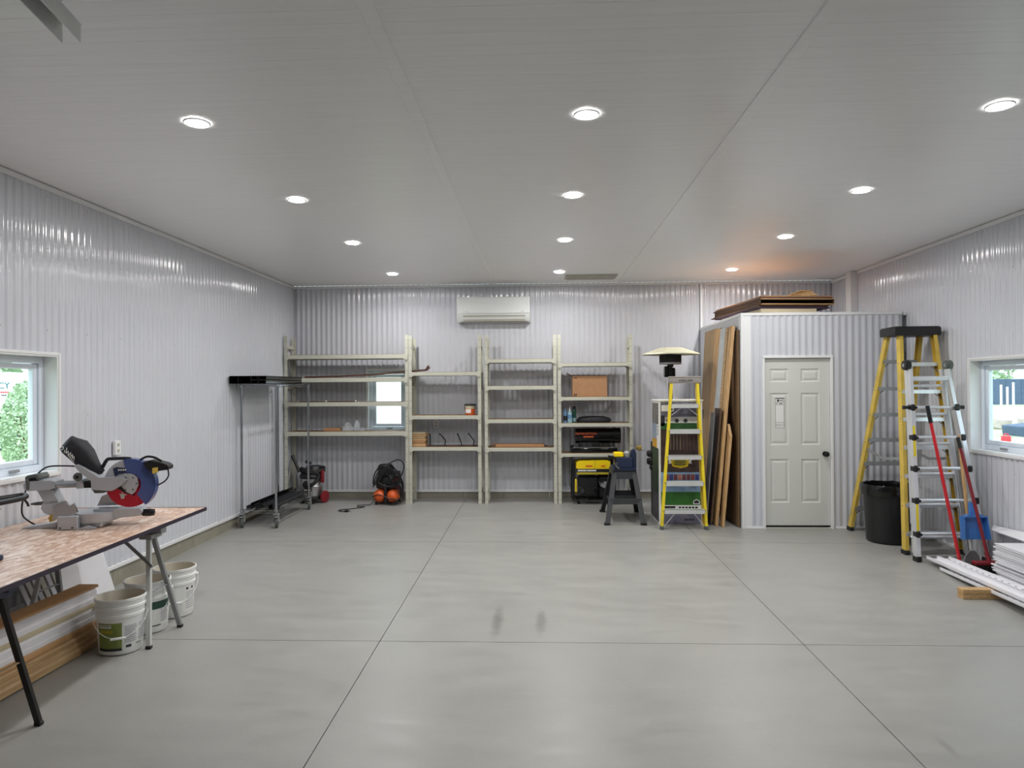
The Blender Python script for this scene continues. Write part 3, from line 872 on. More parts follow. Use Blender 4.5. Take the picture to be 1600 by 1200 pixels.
bmesh.ops.remove_doubles(b.bm, verts=b.bm.verts, dist=1e-5); b.build('folded_cloth', M['bag'], r)
# black forced-air heater
r = thing('space_heater', (0.84, 10.2, 0.868+TOP), label='black forced air heater with orange lettering on shelf above generator', cat='heater')
z0 = 0.8735; q = Vector((0, 0, 1)).rotation_difference(Vector((1, 0, 0)))
b = MB(); b.lathe([(0, 0.0), (0.085, 0.0), (0.107, 0.006), (0.107, 0.55), (0.112, 0.555), (0.112, 0.655), (0.095, 0.655), (0.09, 0.60), (0, 0.60)], (0.512, 10.2, 1.115), q, 28)
b.build('barrel', M['gloss'], r, True)
b = MB(); b.span(0.44, 1.12, 10.1, 10.34, z0, z0+0.075, 0.02, 2); b.build('fuel_tank', M['gloss'], r, True)
b = MB(); b.span(0.56, 0.86, 10.115, 10.3, z0+0.075, z0+0.155, 0.008)
b.build('control_housing', M['black'], r, True)
b = MB(); b.box((0.64, 10.113, z0+0.115), (0.06, 0.004, 0.05)); b.box((0.72, 10.113, z0+0.115), (0.055, 0.004, 0.05)); b.build('rating_plate', M['char'], r, True)
b = MB(); b.lathe([(0, 0), (0.03, 0), (0.03, 0.03), (0, 0.034)], (0.47, 10.2, z0+0.073), None, 14); b.build('fuel_cap', M['black'], r, True)
b = MB()
for x in (0.5, 1.04): b.span(x-0.012, x+0.012, 10.11, 10.33, z0+0.07, z0+0.085)
b.bar((0.48, 10.098, z0+0.078), (1.09, 10.098, z0+0.078), 0.006, 0.006); b.build('tank_seam', M['steelg'], r, True)
text('lettering', 'REMINGTON', 0.046, T(0.665, 10.0905, 1.148) @ FACE_Y, M['orange'], r, sx=1.15, ext=0.004)
b = MB(); b.box((0.70, 10.092, 1.106), (0.145, 0.006, 0.02)); b.build('brand_stripe', M['orange'], r, True, label='orange stripe')

# generator under the fourth unit
r = thing('generator', (0.765, 10.15, zf(10.15)), label='yellow and black portable generator under the right shelving unit', cat='generator')
g0 = zf(10.15)
for y in (10.02, 10.38):
    b = MB(); b.tube([(0.49, y, g0+0.56), (0.48, y, g0+0.62), (0.52, y, g0+0.65), (1.02, y, g0+0.65), (1.06, y, g0+0.62), (1.06, y, g0+0.10), (1.0, y, g0+0.05), (0.55, y, g0+0.05), (0.48, y, g0+0.10), (0.47, y, g0+0.2), (0.48, y, g0+0.5)], 0.016, 8, 4, True)
    b.build('tube_frame', M['black'], r, True)
b = MB()
for x, z in ((0.49, g0+0.62), (1.05, g0+0.62), (0.49, g0+0.08), (1.05, g0+0.08), (0.7, g0+0.05), (0.9, g0+0.05)): b.cyl((x, 10.02, z), (x, 10.38, z), 0.014, seg=8)
b.build('cross_tube', M['black'], r, True)
b = MB(); b.prism([(0.535, g0+0.505), (0.515, g0+0.52), (0.52, g0+0.60), (0.56, g0+0.622), (0.95, g0+0.628), (1.0, g0+0.61), (1.01, g0+0.505)], 10.0, 10.37)
b.build('fuel_tank', M['yellow3'], r, True)
b = MB(); b.span(0.776, 0.784, 9.997, 10.37, g0+0.505, g0+0.629); b.build('tank_strap', M['olive'], r, True, label='dark strap over tank')
b = MB(); b.box((0.70, 9.9985, g0+0.545), (0.095, 0.003, 0.022)); b.box((0.90, 9.9985, g0+0.545), (0.06, 0.003, 0.02)); b.build('tank_decal', M['orange'], r, True, label='orange oval decal')
b = MB(); b.span(0.54, 0.99, 9.99, 10.35, g0+0.44, g0+0.505, 0.004); b.build('control_band', M['black'], r, True)
b = MB(); b.box((0.60, 9.9885, g0+0.482), (0.125, 0.003, 0.02)); b.box((0.735, 9.9885, g0+0.482), (0.13, 0.003, 0.02)); b.build('warning_sticker', M['paper'], r, True, label='white sticker strip')
b = MB(); b.span(0.525, 0.985, 9.985, 9.995, g0+0.425, g0+0.457, 0.003); b.build('lower_band', M['olive'], r, True, label='olive yellow band')
b = MB(); b.span(0.55, 0.83, 10.0, 10.33, g0+0.10, g0+0.38, 0.02); b.build('alternator', M['black'], r, True)
b = MB(); b.span(0.545, 0.80, 9.985, 10.0, g0+0.13, g0+0.26, 0.004); pn = b.build('outlet_panel', M['gloss'], r, True)
b = MB()
for k in range(4): b.box((0.72, 9.984, g0+0.16+k*0.025), (0.1, 0.003, 0.006))
b.cyl((0.60, 9.982, g0+0.195), (0.60, 9.986, g0+0.195), 0.032, seg=14); b.build('panel_marks', M['char'], pn, True)
b = MB()
for x, z in ((0.56, 0.24), (0.56, 0.15), (0.785, 0.24), (0.785, 0.15)): b.cyl((x, 9.981, g0+z), (x, 9.986, g0+z), 0.006, seg=8)
b.build('panel_screw', M['chrome'], pn, True)
b = MB(); b.span(0.50, 0.525, 9.99, 10.06, g0+0.17, g0+0.36, 0.01); b.build('end_cover', M['yellow3'], r, True, label='yellow end cover')
b = MB(); b.prism([(0.82, 0.36), (0.86, 0.35), (0.90, 0.37), (0.96, 0.36), (0.985, 0.31), (0.97, 0.25), (0.91, 0.235), (0.86, 0.26), (0.83, 0.31)], 9.985, 10.03)
b.xf(T(0, 0, g0)); b.build('recoil_cover', M['chrome'], r, True, label='bright metal carburettor cover')
b = MB(); b.lathe([(0, 0), (0.028, 0), (0.024, 0.015), (0, 0.015)], (0.93, 9.985, g0+0.30), Vector((0, 0, 1)).rotation_difference(Vector((0, -1, 0))), 14); b.build('recoil_hub', M['steelg'], r, True)
b = MB(); b.span(0.84, 1.03, 10.03, 10.33, g0+0.08, g0+0.40, 0.03); b.build('engine_block', M['blackm'], r, True)
q = Vector((0, 0, 1)).rotation_difference(Vector((0, -1, 0)))
for y in (9.995, 10.43):
    b = MB(); b.lathe([(0.045, -0.02), (0.085, -0.02), (0.095, -0.008), (0.095, 0.012), (0.085, 0.024), (0.045, 0.024)], (1.0, y, g0+0.096), q, 22); wl = b.build('wheel', M['blackm'], r, True)
    b = MB(); b.lathe([(0, 0.02), (0.046, 0.018), (0.046, -0.016), (0, -0.016)], (1.0, y, g0+0.096), q, 18); b.build('wheel_hub', M['yellow3'], wl, True, label='yellow wheel hub')
b = MB()
for y in (10.06, 10.34): b.span(0.53, 0.57, y-0.02, y+0.02, g0, g0+0.04, 0.004)
b.build('rubber_foot', M['blackm'], r, True)

# ------------------------------------------------------------------ metal band saw on charcoal stand
r = thing('band_saw', (1.06, 9.05, zf(8.9)), label='dark blue metal cutting band saw on splayed charcoal stand', cat='saw')
FT = ((0.80, 8.60), (1.285, 8.60), (0.815, 9.46), (1.315, 9.44))
TP = ((0.915, 8.82), (1.205, 8.82), (0.93, 9.28), (1.205, 9.28))
for (fx, fy), (tx, ty) in zip(FT, TP):
    b = MB(); z0 = zf(fy); sx = 1 if tx < 1.06 else -1; sy = 1 if ty < 9 else -1
    b.bar((fx+0.025*sx, fy, z0+0.02), (tx+0.025*sx, ty, 0.755), 0.06, 0.005, (0, 1, 0))
    b.bar((fx, fy+0.02*sy, z0+0.02), (tx, ty+0.02*sy, 0.755), 0.005, 0.05, (0, 1, 0))
    lg = b.build('leg', M['char'], r, True)
    b = MB(); b.box((fx+0.02*sx, fy+0.012*sy, z0+0.015), (0.075, 0.055, 0.03), None, 0.006); b.build('foot', M['blackm'], lg, True)
b = MB()
b.span(0.92, 1.20, 8.805, 8.815, 0.665, 0.765); b.span(0.92, 1.20, 9.285, 9.295, 0.665, 0.765)
b.span(0.915, 0.923, 8.81, 9.29, 0.70, 0.765); b.span(1.2, 1.208, 8.81, 9.29, 0.70, 0.765); b.span(0.915, 1.208, 8.805, 9.295, 0.757, 0.768)
b.build('stand_top', M['char'], r, True)
b = MB(); b.span(0.875, 1.255, 8.685, 8.693, 0.37, 0.44); b.span(0.885, 1.255, 9.378, 9.386, 0.37, 0.44); b.span(0.875, 1.255, 8.69, 9.38, 0.368, 0.374)
b.build('lower_tray', M['char'], r, True)
b = MB()
for x, z in ((0.945, 0.735), (0.945, 0.69), (1.18, 0.735), (1.18, 0.69), (0.89, 0.40), (0.905, 0.425), (1.235, 0.40)): b.cyl((x, 8.80 if z > .6 else 8.683, z), (x, 8.807 if z > .6 else 8.69, z), 0.006, seg=8)
b.build('bolt', M['steelg'], r, True, kind='stuff')
b = MB(); b.span(0.925, 1.21, 8.83, 9.27, 0.768, 0.80, 0.004); b.span(0.96, 1.17, 8.83, 9.20, 0.80, 0.935, 0.01); b.build('saw_bed', M['navy'], r, True)
b = MB(); b.prism([(1.16, 0.80), (1.215, 0.80), (1.215, 0.98), (1.19, 1.03), (1.155, 1.0)], 8.86, 9.0); b.build('saw_arm', M['navy'], r, True)
b = MB(); b.cyl((0.955, 8.87, 0.86), (0.955, 8.79, 0.86), 0.022, seg=12); b.cyl((0.965, 8.85, 0.83), (0.985, 8.78, 0.80), 0.012, seg=8); b.build('clamp_screw', M['chrome'], r, True, label='bright clamp screw')
b = MB(); b.prism([(0.86, 0.955), (0.955, 0.94), (0.98, 0.90), (0.985, 0.86), (0.955, 0.85), (0.93, 0.91), (0.87, 0.925)], 8.85, 8.92); b.build('feed_handle', M['black'], r, True)
b = MB(); b.span(0.935, 1.055, 8.84, 8.99, 0.9355, 0.995, 0.012); b.build('motor_cover', M['yellow3'], r, True, label='pale yellow cover')
b = MB(); b.lathe([(0, 0), (0.04, 0), (0.045, 0.05), (0.03, 0.075), (0, 0.08)], (1.1, 8.9, 0.935), None, 16); b.build('motor_cap', M['steelg'], r, True)
b = MB(); b.tube([(1.2, 8.9, 1.0), (1.215, 8.9, 1.05), (1.2, 8.9, 1.06)], 0.012, 8); b.bar((1.10, 8.9, 1.115), (1.215, 8.9, 1.045), 0.012, 0.012); b.bar((1.25, 8.9, 1.018), (1.36, 8.9, 1.012), 0.008, 0.008); b.build('guide_rod', M['steelg'], r, True)
b = MB(); b.cyl((1.215, 8.88, 1.055), (1.28, 8.88, 1.045), 0.022, 0.03, 10); b.cyl((1.25, 8.86, 1.02), (1.27, 8.9, 1.08), 0.012, seg=8); b.build('tension_knob', M['brass'], r, True, label='brass tension knob')

# ------------------------------------------------------------------ tall printed carton
r = thing('printed_carton', (1.72, 8.85, zf(8.8)), label='tall printed carton with green and brown pictures behind yellow stepladder', cat='box')
c0 = zf(8.62); c1 = 1.655
b = MB(); b.span(1.455, 1.985, 8.605, 9.10, c0, c1, 0.004); b.build('carton_body', M['paper'], r, True)
b = MB(); b.span(1.445, 1.995, 8.595, 9.11, c1-0.012, c1+0.004, 0.003); b.build('carton_lid', M['paper'], r, True, label='white lid edge')
def pr(name, x0, x1, z0, z1, mat, lift=0.001, label=None, par=None):
    b = MB(); b.span(x0, x1, 8.605-lift-0.0012, 8.605-lift, z0, z1); return b.build(name, mat, par or r, True, label=label)
C = lambda nm, col, col2=None, sc=14: pm(nm, col, 0.45, 0, 0.25, sc, col2=col2)
x0, x1 = 1.478, 1.962
pr('print_slate', x0, x1, 1.43, 1.635, C('print_slate', (86, 86, 104), (116, 116, 128), 30), label='slate print area')
pr('print_white', x0+0.01, x0+0.16, 1.52, 1.595, M['paper'], 0.002, 'white address sticker')
b = MB(); b.cyl((x0+0.135, 8.6005, 1.543), (x0+0.135, 8.604, 1.543), 0.011, seg=12); b.build('sticker_mark', M['ink'], r, True)
pr('print_navy', x0, x0+0.05, 1.34, 1.47, C('print_navy', (34, 38, 52)), 0.002)
pr('print_grey', x0+0.05, x1, 1.40, 1.45, C('print_grey', (150, 150, 152), (190, 190, 188)), 0.002)
for k in range(3):
    b = MB(); b.cyl((1.57+k*0.105, 8.600, 1.405), (1.57+k*0.105, 8.603, 1.405), 0.025, seg=14); b.build('print_dot', M['ink'], r, True)
pr('print_green', x0, x1, 1.30, 1.375, C('print_green', (60, 110, 54), (40, 84, 44)), 0.002, 'green print band')
pr('print_brown', x0, x1, 0.76, 1.32, C('print_brown', (44, 34, 36), (78, 58, 54), 9), label='dark brown picture area')
for k in range(9):
    b = MB(); xx = 1.55+k*0.04; b.span(xx, xx+0.012, 8.601, 8.604, 1.05, 1.22+0.02*rnd.random()); b.build('print_figure', C('print_figure_%d' % k, rnd.choice(((112, 84, 72), (92, 70, 66), (120, 100, 80)))), r, True)
b = MB(); b.prism([(1.60, 0.90), (1.62, 0.845), (1.72, 0.825), (1.80, 0.845), (1.82, 0.90), (1.80, 0.94), (1.72, 0.955), (1.62, 0.94)], 8.5995, 8.604); bd = b.build('badge', M['yellow3'], r, True, label='yellow shield badge')
b = MB(); b.prism([(1.612, 0.90), (1.63, 0.857), (1.72, 0.838), (1.79, 0.857), (1.808, 0.90), (1.79, 0.93), (1.72, 0.943), (1.63, 0.93)], 8.5988, 8.5996); b.build('badge_inset', M['olive'], bd, True)
b = MB()
for z in (0.915, 0.895, 0.872): b.span(1.645, 1.775, 8.5975, 8.5989, z-0.005, z+0.004)
b.build('badge_lettering', M['ink'], bd, True)
b = MB(); b.prism([(1.565, 0.925), (1.60, 0.925), (1.60, 0.88), (1.565, 0.88), (1.58, 0.902)], 8.600, 8.604); b.prism([(1.855, 0.925), (1.82, 0.925), (1.82, 0.88), (1.855, 0.88), (1.84, 0.902)], 8.600, 8.604); b.build('badge_ribbon', M['paper'], bd, True)
pr('print_sky', x0, x1, 0.50, 0.775, C('print_sky', (96, 130, 170), (150, 176, 196), 6), 0.002, 'pale blue picture band')
for k in range(8):
    xx = 1.54+k*0.052; b = MB()
    b.cyl((xx, 8.600, 0.63+0.03*rnd.uniform(-1, 1)), (xx, 8.603, 0.63), 0.032, seg=10); b.box((xx+0.01, 8.6015, 0.715), (0.045, 0.003, 0.07))
    b.build('print_figure', C('print_team_%d' % k, rnd.choice(((130, 66, 60), (150, 96, 80), (52, 56, 110), (96, 52, 56), (172, 130, 108)))), r, True)
pr('print_lawn', x0, x1, 0.375, 0.535, C('print_lawn', (58, 120, 44), (44, 100, 40), 8), 0.0025, 'bright green picture band')
b = MB(); b.prism([(1.865, 0.385), (1.945, 0.385), (1.945, 0.425), (1.905, 0.448), (1.865, 0.425)], 8.5985, 8.602); lg = b.build('print_emblem', M['paper'], r, True, label='white house shaped emblem')
b = MB(); b.prism([(1.877, 0.396), (1.933, 0.396), (1.933, 0.42), (1.905, 0.436), (1.877, 0.42)], 8.597, 8.5986); b.build('emblem_inset', M['ink'], lg, True)
pr('print_caption', x0, x1, 0.285, 0.37, M['paper'], 0.002)
pr('caption_block', x0+0.03, x0+0.17, 0.292, 0.362, M['ink'], 0.0032)
for k in range(6):
    b = MB(); b.span(1.69+k*0.04, 1.718+k*0.04, 8.599, 8.602, 0.295, 0.355); b.build('caption_letter', M['ink'], r, True)
pr('print_foot', x0, x1, 0.14, 0.275, C('print_foot', (92, 88, 112), (130, 128, 146), 10), 0.002, 'greyish purple print band')
b = MB()
for k in range(5): b.span(1.76+k*0.025, 1.777+k*0.025, 8.601, 8.6035, 0.185, 0.21)
b.build('foot_lettering', M['ink'], r, True)
# print on the side facing left
def ps(name, y0, y1, z0, z1, mat):
    b = MB(); b.span(1.4525, 1.4545, y0, y1, z0, z1); return b.build(name, mat, r, True)
ps('side_print', 8.63, 9.08, 1.36, 1.62, C('side_grey', (136, 132, 128), (100, 98, 96), 5)); ps('side_print', 8.75, 9.08, 1.17, 1.36, C('side_sky', (120, 140, 166), (160, 168, 180), 6))
ps('side_print', 8.75, 9.08, 1.06, 1.17, C('side_orange', (206, 156, 60))); ps('side_print', 8.63, 9.08, 0.50, 1.06, C('side_green', (62, 84, 60), (36, 48, 44), 6)); ps('side_print', 8.63, 9.08, 0.16, 0.50, C('side_dark', (54, 52, 60), (110, 106, 112), 12))
b = MB()
for k in range(9): b.box((1.4517, 8.66, 1.60-k*0.045), (0.002, 0.03, 0.028))
b.build('side_lettering', M['ink'], r, True)

# black machine behind the carton (only its motor head shows)
r = thing('floor_machine', (1.62, 9.32, zf(9.3)), label='black machine behind tall printed carton, only its motor head showing', cat='machine')
b = MB(); b.span(1.47, 1.65, 9.16, 9.34, zf(9.2), 1.1, 0.01); b.build('column', M['char'], r, True)
b = MB()
b.span(1.405, 1.60, 9.18, 9.30, 0.90, 0.985, 0.025, 2); b.span(1.405, 1.6, 9.19, 9.29, 0.80, 0.885, 0.02, 2); b.span(1.44, 1.6, 9.19, 9.29, 0.725, 0.80, 0.025, 2)
b.build('motor_head', M['black'], r, True)

# ------------------------------------------------------------------ patio heater
r = thing('patio_heater', (1.79, 9.62, zf(9.6)), label='tall patio heater with beige faceted hood behind the tall carton', cat='heater')
hz = zf(9.6); hx, hy = 1.79, 9.62
b = MB(); b.lathe([(0.0, 2.360), (0.16, 2.352), (0.392, 2.272), (0.40, 2.258), (0.385, 2.256), (0.15, 2.335), (0, 2.34)], (hx, hy, 0), Matrix.Rotation(RAD(22), 3, 'Z').to_quaternion(), 8); b.build('hood', M['hood'], r, True, ang=15)
b = MB(); b.lathe([(0, 2.13), (0.118, 2.13), (0.14, 2.15), (0.145, 2.25), (0.15, 2.256), (0, 2.27)], (hx, hy, 0), None, 20)
for k in range(24):
    a = k*2*pi/24; b.cyl((hx+0.146*cos(a), hy+0.146*sin(a), 2.15), (hx+0.146*cos(a), hy+0.146*sin(a), 2.25), 0.003, seg=5)
b.build('burner_screen', M['blackm'], r, True)
b = MB(); b.lathe([(0.122, 2.126), (0.15, 2.126), (0.15, 2.15), (0.122, 2.15)], (hx, hy, 0), None, 20); b.build('burner_ring', M['steelg'], r, True)
b = MB(); b.lathe([(0, 2.126), (0.045, 2.126), (0.04, 2.09), (0, 2.09)], (hx, hy, 0), None, 16); b.span(hx-0.085, hx-0.03, hy-0.05, hy+0.05, 1.95, 2.10, 0.008); b.span(hx-0.005, hx+0.06, hy-0.05, hy+0.05, 1.94, 2.08, 0.015); b.build('control_box', M['gloss'], r, True)
b = MB(); b.cyl((hx, hy, 0.9), (hx, hy, 2.1), 0.029, seg=14); b.build('pole', M['blackm'], r, True)
b = MB(); b.lathe([(0, 0.88), (0.05, 0.90), (0.19, 0.86), (0.2, 0.84), (0.2, hz+0.06), (0.23, hz+0.05), (0.23, hz), (0, hz)], (hx, hy, 0), None, 24); b.build('tank_housing', M['black'], r, True)

# ------------------------------------------------------------------ yellow stepladder leaning folded on the carton
r = thing('stepladder', (1.71, 8.40, zf(8.36)), label='small yellow stepladder with grey top, folded against tall printed carton', cat='ladder', group='yellow stepladders')
la = zf(8.36)
def lp(x, z):   # point on the front plane of the folded ladder
    return (x, 8.345+(z-la)*0.088, z)
def rail(b, p0, p1, w, d, up=(1, 0, 0)): b.bar(p0, p1, d, w, up)
for xb, xt, s in ((1.440, 1.600, 1), (1.968, 1.905, -1)):
    b = MB(); p0 = Vector(lp(xb, la+0.01)); p1 = Vector(lp(xt, 1.90))
    b.bar(p0, p1, 0.006, 0.07, (1, 0, 0)) if False else None
    b.bar(p0+Vector((0, 0.025, 0)), p1+Vector((0, 0.02, 0)), 0.05, 0.03, (1, 0, 0))
    rl = b.build('front_rail', M['yellow'], r, True)
    b = MB(); b.box(p0+Vector((0, 0.025, 0.012)), (0.04, 0.06, 0.044), None, 0.006); b.build('rail_foot', M['rubber'], rl, True)
    b = MB(); q0 = Vector(lp(xb+0.02*s, la+0.03)); q1 = Vector(lp(xt, 1.88))
    b.bar(q0+Vector((0, 0.085, 0)), q1+Vector((0, 0.07, 0)), 0.035, 0.025, (1, 0, 0)); b.build('rear_rail', M['yellow2'], r, True)
def lx(z, side):
    t = (z-la)/(1.90-la)
    return 1.440+(1.600-1.440)*t if side < 0 else 1.968+(1.905-1.968)*t
for z in (1.615, 1.308, 1.0, 0.690, 0.365):
    b = MB(); y = lp(0, z)[1]
    b.span(lx(z, -1)+0.012, lx(z, 1)-0.012, y-0.028, y+0.05, z-0.006, z, 0.001); b.span(lx(z, -1)+0.012, lx(z, 1)-0.012, y-0.028, y-0.024, z-0.052, z, 0.001)
    st = b.build('step', M['steelw'], r, True)
for z, dz in ((1.615, -0.09), (0.365, -0.15)):
    b = MB(); y = lp(0, z)[1]+0.01
    for s in (-1, 1):
        xx = lx(z, s)-0.015*s
        b.bar((xx-0.13*s, y, z-0.04), (xx, y, z+dz-0.05), 0.018, 0.006)
    b.build('step_brace', M['alu'], r, True)
b = MB()
for z in (1.6, 1.55, 1.29, 0.98, 0.67, 0.345, 0.22):
    for s in (-1, 1): y = lp(0, z)[1]; b.cyl((lx(z, s), y-0.004, z), (lx(z, s), y+0.003, z), 0.007, seg=8)
b.build('rivet', M['steelg'], r, True, kind='stuff')
y = lp(0, 1.9)[1]
b = MB(); b.span(1.572, 1.945, y-0.02, y+0.085, 1.862, 1.935, 0.008, 2); b.span(1.567, 1.95, y-0.026, y+0.09, 1.927, 1.945, 0.005); b.build('top_cap', pm('cap_grey', (150, 144, 138), 0.5), r, True)
text('lettering', 'KELLER', 0.04, T(1.765, y-0.0215, 1.893) @ FACE_Y, M['ink'], r, sx=1.3, ext=0.001)

# ------------------------------------------------------------------ boards leaning on the closet side
def lean_board(label, y0, y1, xb, ztop, mat, th=0.02, xt=2.385, yb=None, name='leaning_board', notch=None, cat='board', yt=0.0):
    """a board standing on the floor at xb and leaning to the closet side; y0..y1 is its width"""
    yb = y0 if yb is None else yb
    z0 = zf((y0+y1)/2)
    r = thing(name, (xb, (y0+y1)/2, z0), label=label, cat=cat, group='boards leaning on the closet side')
    b = MB()
    P0 = Vector((xb, 0, z0)); P1 = Vector((xt, 0, ztop)); d = (P1-P0).normalized(); nn = Vector((-d.z, 0, d.x))*th
    V = []
    for yy0, yy1 in ((y0, y1),):
        for o in (Vector((0, 0, 0)), nn):
            V += [b.bm.verts.new(P0+o+Vector((0, yy0, 0))), b.bm.verts.new(P0+o+Vector((0, yy1, 0))), b.bm.verts.new(P1+o+Vector((0, yy1+yt, 0))), b.bm.verts.new(P1+o+Vector((0, yy0+yt, -0.0 if not notch else -notch)))]
    for v in V[:2]+V[4:6]: v.co.z = max(v.co.z, zf(v.co.y))+0.002
    for q_ in ((0, 1, 2, 3), (4, 5, 6, 7), (0, 1, 5, 4), (1, 2, 6, 5), (2, 3, 7, 6), (3, 0, 4, 7)): b.bm.faces.new([V[i] for i in q_])
    b.build('board_body', M[mat] if isinstance(mat, str) else mat, r, True)
    return r
lean_board('wide tan hardboard sheet, farthest back of boards leaning on closet', 9.50, 10.15, 2.26, 2.60, 'hard', 0.012, 2.398)
lean_board('tall tan board leaning on closet, just left of the pale grey board', 9.22, 9.50, 2.20, 2.585, 'woodz', 0.02, 2.39)
lean_board('tall pale grey white board among the boards leaning on closet', 8.97, 9.22, 2.18, 2.57, C('pale_board', (196, 201, 203), (180, 186, 188)), 0.02, 2.39)
lean_board('narrow beige board leaning on closet, right of the pale grey board', 8.85, 8.96, 2.17, 2.56, 'oak', 0.02, 2.39)
lean_board('thin dark brown board leaning on closet beside tan plank', 8.775, 8.845, 2.20, 2.555, 'walnut', 0.02, 2.392)
lean_board('thick tan plank leaning on closet in front of the others, reaching nearly to top', 8.56, 8.70, 2.155, 2.555, 'woodz', 0.035, 2.375)
lean_board('shorter tan plank with slanted top beside the thick tan plank', 8.50, 8.60, 2.215, 1.36, 'woodz', 0.03, 2.315, notch=0.14)
lean_board('dark brown plywood sheet nearest the closet corner, leaning upright', 8.47, 9.35, 2.385, 2.50, 'ply', 0.008, 2.397)
lean_board('dark walnut panel leaning lower at left of thick tan plank', 8.60, 8.86, 2.085, 1.55, 'walnut', 0.016, 2.215)
lean_board('grey smooth panel leaning lower behind yellow stepladder', 8.62, 8.80, 2.035, 1.50, 'greyp', 0.012, 2.15, yt=0.02)
lean_board('very dark narrow panel behind the grey smooth panel', 9.12, 9.30, 2.02, 1.52, 'blackm', 0.014, 2.12)

# flattened cartons on the closet top, side shade put into their dark colour
fz = CT+0.0045
FR = lambda x, y, z: (Matrix.Rotation(RAD(6), 4, 'Z') @ Vector((x, y, 0))+Vector((2.62, 8.37, z)))
def flat(name, label, x0, x1, y0, y1, z0, z1, mat, cat='cardboard', hollow=False):
    r = thing(name, (2.62, 8.37, z0), RAD(5.5), label=label, cat=cat, group='flat stack on the closet top')
    b = MB()
    if hollow:
        t = 0.006
        b.span(x0, x1, y0, y1, 0, t); b.span(x0, x1, y0, y1, z1-z0-t, z1-z0); b.span(x0, x0+t, y0, y1, 0, z1-z0); b.span(x1-t, x1, y0, y1, 0, z1-z0); b.span(x0, x1, y0+0.35, y0+0.36, 0, z1-z0)
    else: b.span(x0, x1, y0, y1, 0, z1-z0, 0.002)
    b.build('sheet_body', M[mat], r)
    return r
z = fz
flat('foam_sheet', 'beige foam sheet at bottom of the stack on closet top', 0.02, 0.70, 0.03, 1.35, z, z+0.05, 'beige', 'sheet'); z += 0.051
flat('plum_sheet', 'dark plum sheet second from bottom on closet top', -0.02, 0.86, 0.02, 1.50, z, z+0.018, 'purple', 'sheet'); z += 0.019
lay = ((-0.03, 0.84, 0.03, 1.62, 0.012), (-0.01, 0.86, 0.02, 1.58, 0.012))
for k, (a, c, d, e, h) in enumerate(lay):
    flat('flat_cardboard', 'thin cardboard sheet darkened for shade, %s of two just above the plum sheet' % ('lower', 'upper')[k], a, c, d, e, z, z+h, 'darkcard'); z += h+0.001
flat('flat_carton', 'flattened open ended tan carton on closet top, showing its hollow end', 0.0, 0.90, 0.0, 1.56, z, z+0.062, 'darkcard', hollow=True); z += 0.063  # walls of the tan carton coloured dark for shade
hc = [o for o in COL.objects if o.name.startswith('flat_carton') and 'hollow' in str(o.get('label'))][0]
for za in (0.0605, -0.002):
    b = MB(); b.box((0.45, -0.0165, za+0.002), (0.89, 0.03, 0.006), Matrix.Rotation(RAD(14 if za > 0 else -14), 3, 'X')); b.build('carton_flap', M['card2'], hc, label='pale tan front flap')
for k, lb in enumerate(('third from the top', 'second from the top', 'topmost')):
    flat('flat_cardboard', 'flattened cardboard, %s on closet top above the hollow carton' % lb, 0.0+0.012*k, 0.885, 0.012*k, 1.62-0.03*k, z, z+0.014, 'darkcard' if k < 2 else 'card'); z += 0.015  # lower two darkened for shade, topmost in plain cardboard colour
for k in range(5):
    r = thing('wood_stick', (3.08+0.03*k, 8.55, z), label=('longest', 'second', 'middle', 'fourth', 'shortest')[k]+' thin split wood stick in the small bundle on closet top', cat='stick', group='bundle of split wood sticks')
    b = MB(); h = 0.008+0.0135*k
    b.bar((2.98+0.035*k, 8.62-0.03*k, z+h), (3.33-0.012*k, 8.50+0.012*k, z+h+0.004), 0.022, 0.012, (0, 0.3, 1)); b.build('stick_body', M['wood'], r, True)

# ------------------------------------------------------------------ big yellow twin stepladder
r = thing('stepladder', (3.92, 7.8, zf(7.8)), label='tall worn yellow stepladder with black top straddling the trash can', cat='ladder', group='yellow stepladders')
ZT2 = 2.365
LG = (('rear', 3.625, 8.35, 3.845, 7.90, 1), ('rear', 4.235, 8.33, 4.215, 7.88, -1), ('front', 3.690, 7.245, 3.862, 7.665, 1), ('front', 4.285, 7.235, 4.235, 7.645, -1))
ft = {}
for side, xb, yb, xt, yt, s in LG:
    z0 = zf(yb); p0 = Vector((xb, yb, z0+0.03)); p1 = Vector((xt, yt, ZT2)); ft[(side, s)] = (p0, p1)
    b = MB(); b.bar(p0, p1, 0.078, 0.006, (1, 0, 0))
    off = Vector((0.016*s, 0, 0))
    for dy in (-0.036, 0.036): b.bar(p0+off+Vector((0, dy, 0)), p1+off+Vector((0, dy, 0)), 0.006, 0.034, (1, 0, 0))
    rl = b.build(side+'_rail', M['yellow2'], r, True)
    b = MB(); b.box(p0+Vector((0.012*s, 0, -0.008)), (0.05, 0.095, 0.045), None, 0.006); b.build('rail_foot', M['blackm'], rl, True)
    b = MB()
    for t in (0.08, 0.2, 0.33, 0.46, 0.6, 0.73, 0.86): c_ = p0.lerp(p1, t); b.cyl(c_+Vector((-0.006*s, 0, 0)), c_+Vector((0.006*s, 0, 0)), 0.008, seg=8)
    b.build('rivet', M['steelg'], rl, True, kind='stuff')
def at(side, s, z):
    p0, p1 = ft[(side, s)]; t = (z-p0.z)/(p1.z-p0.z); return p0.lerp(p1, t)
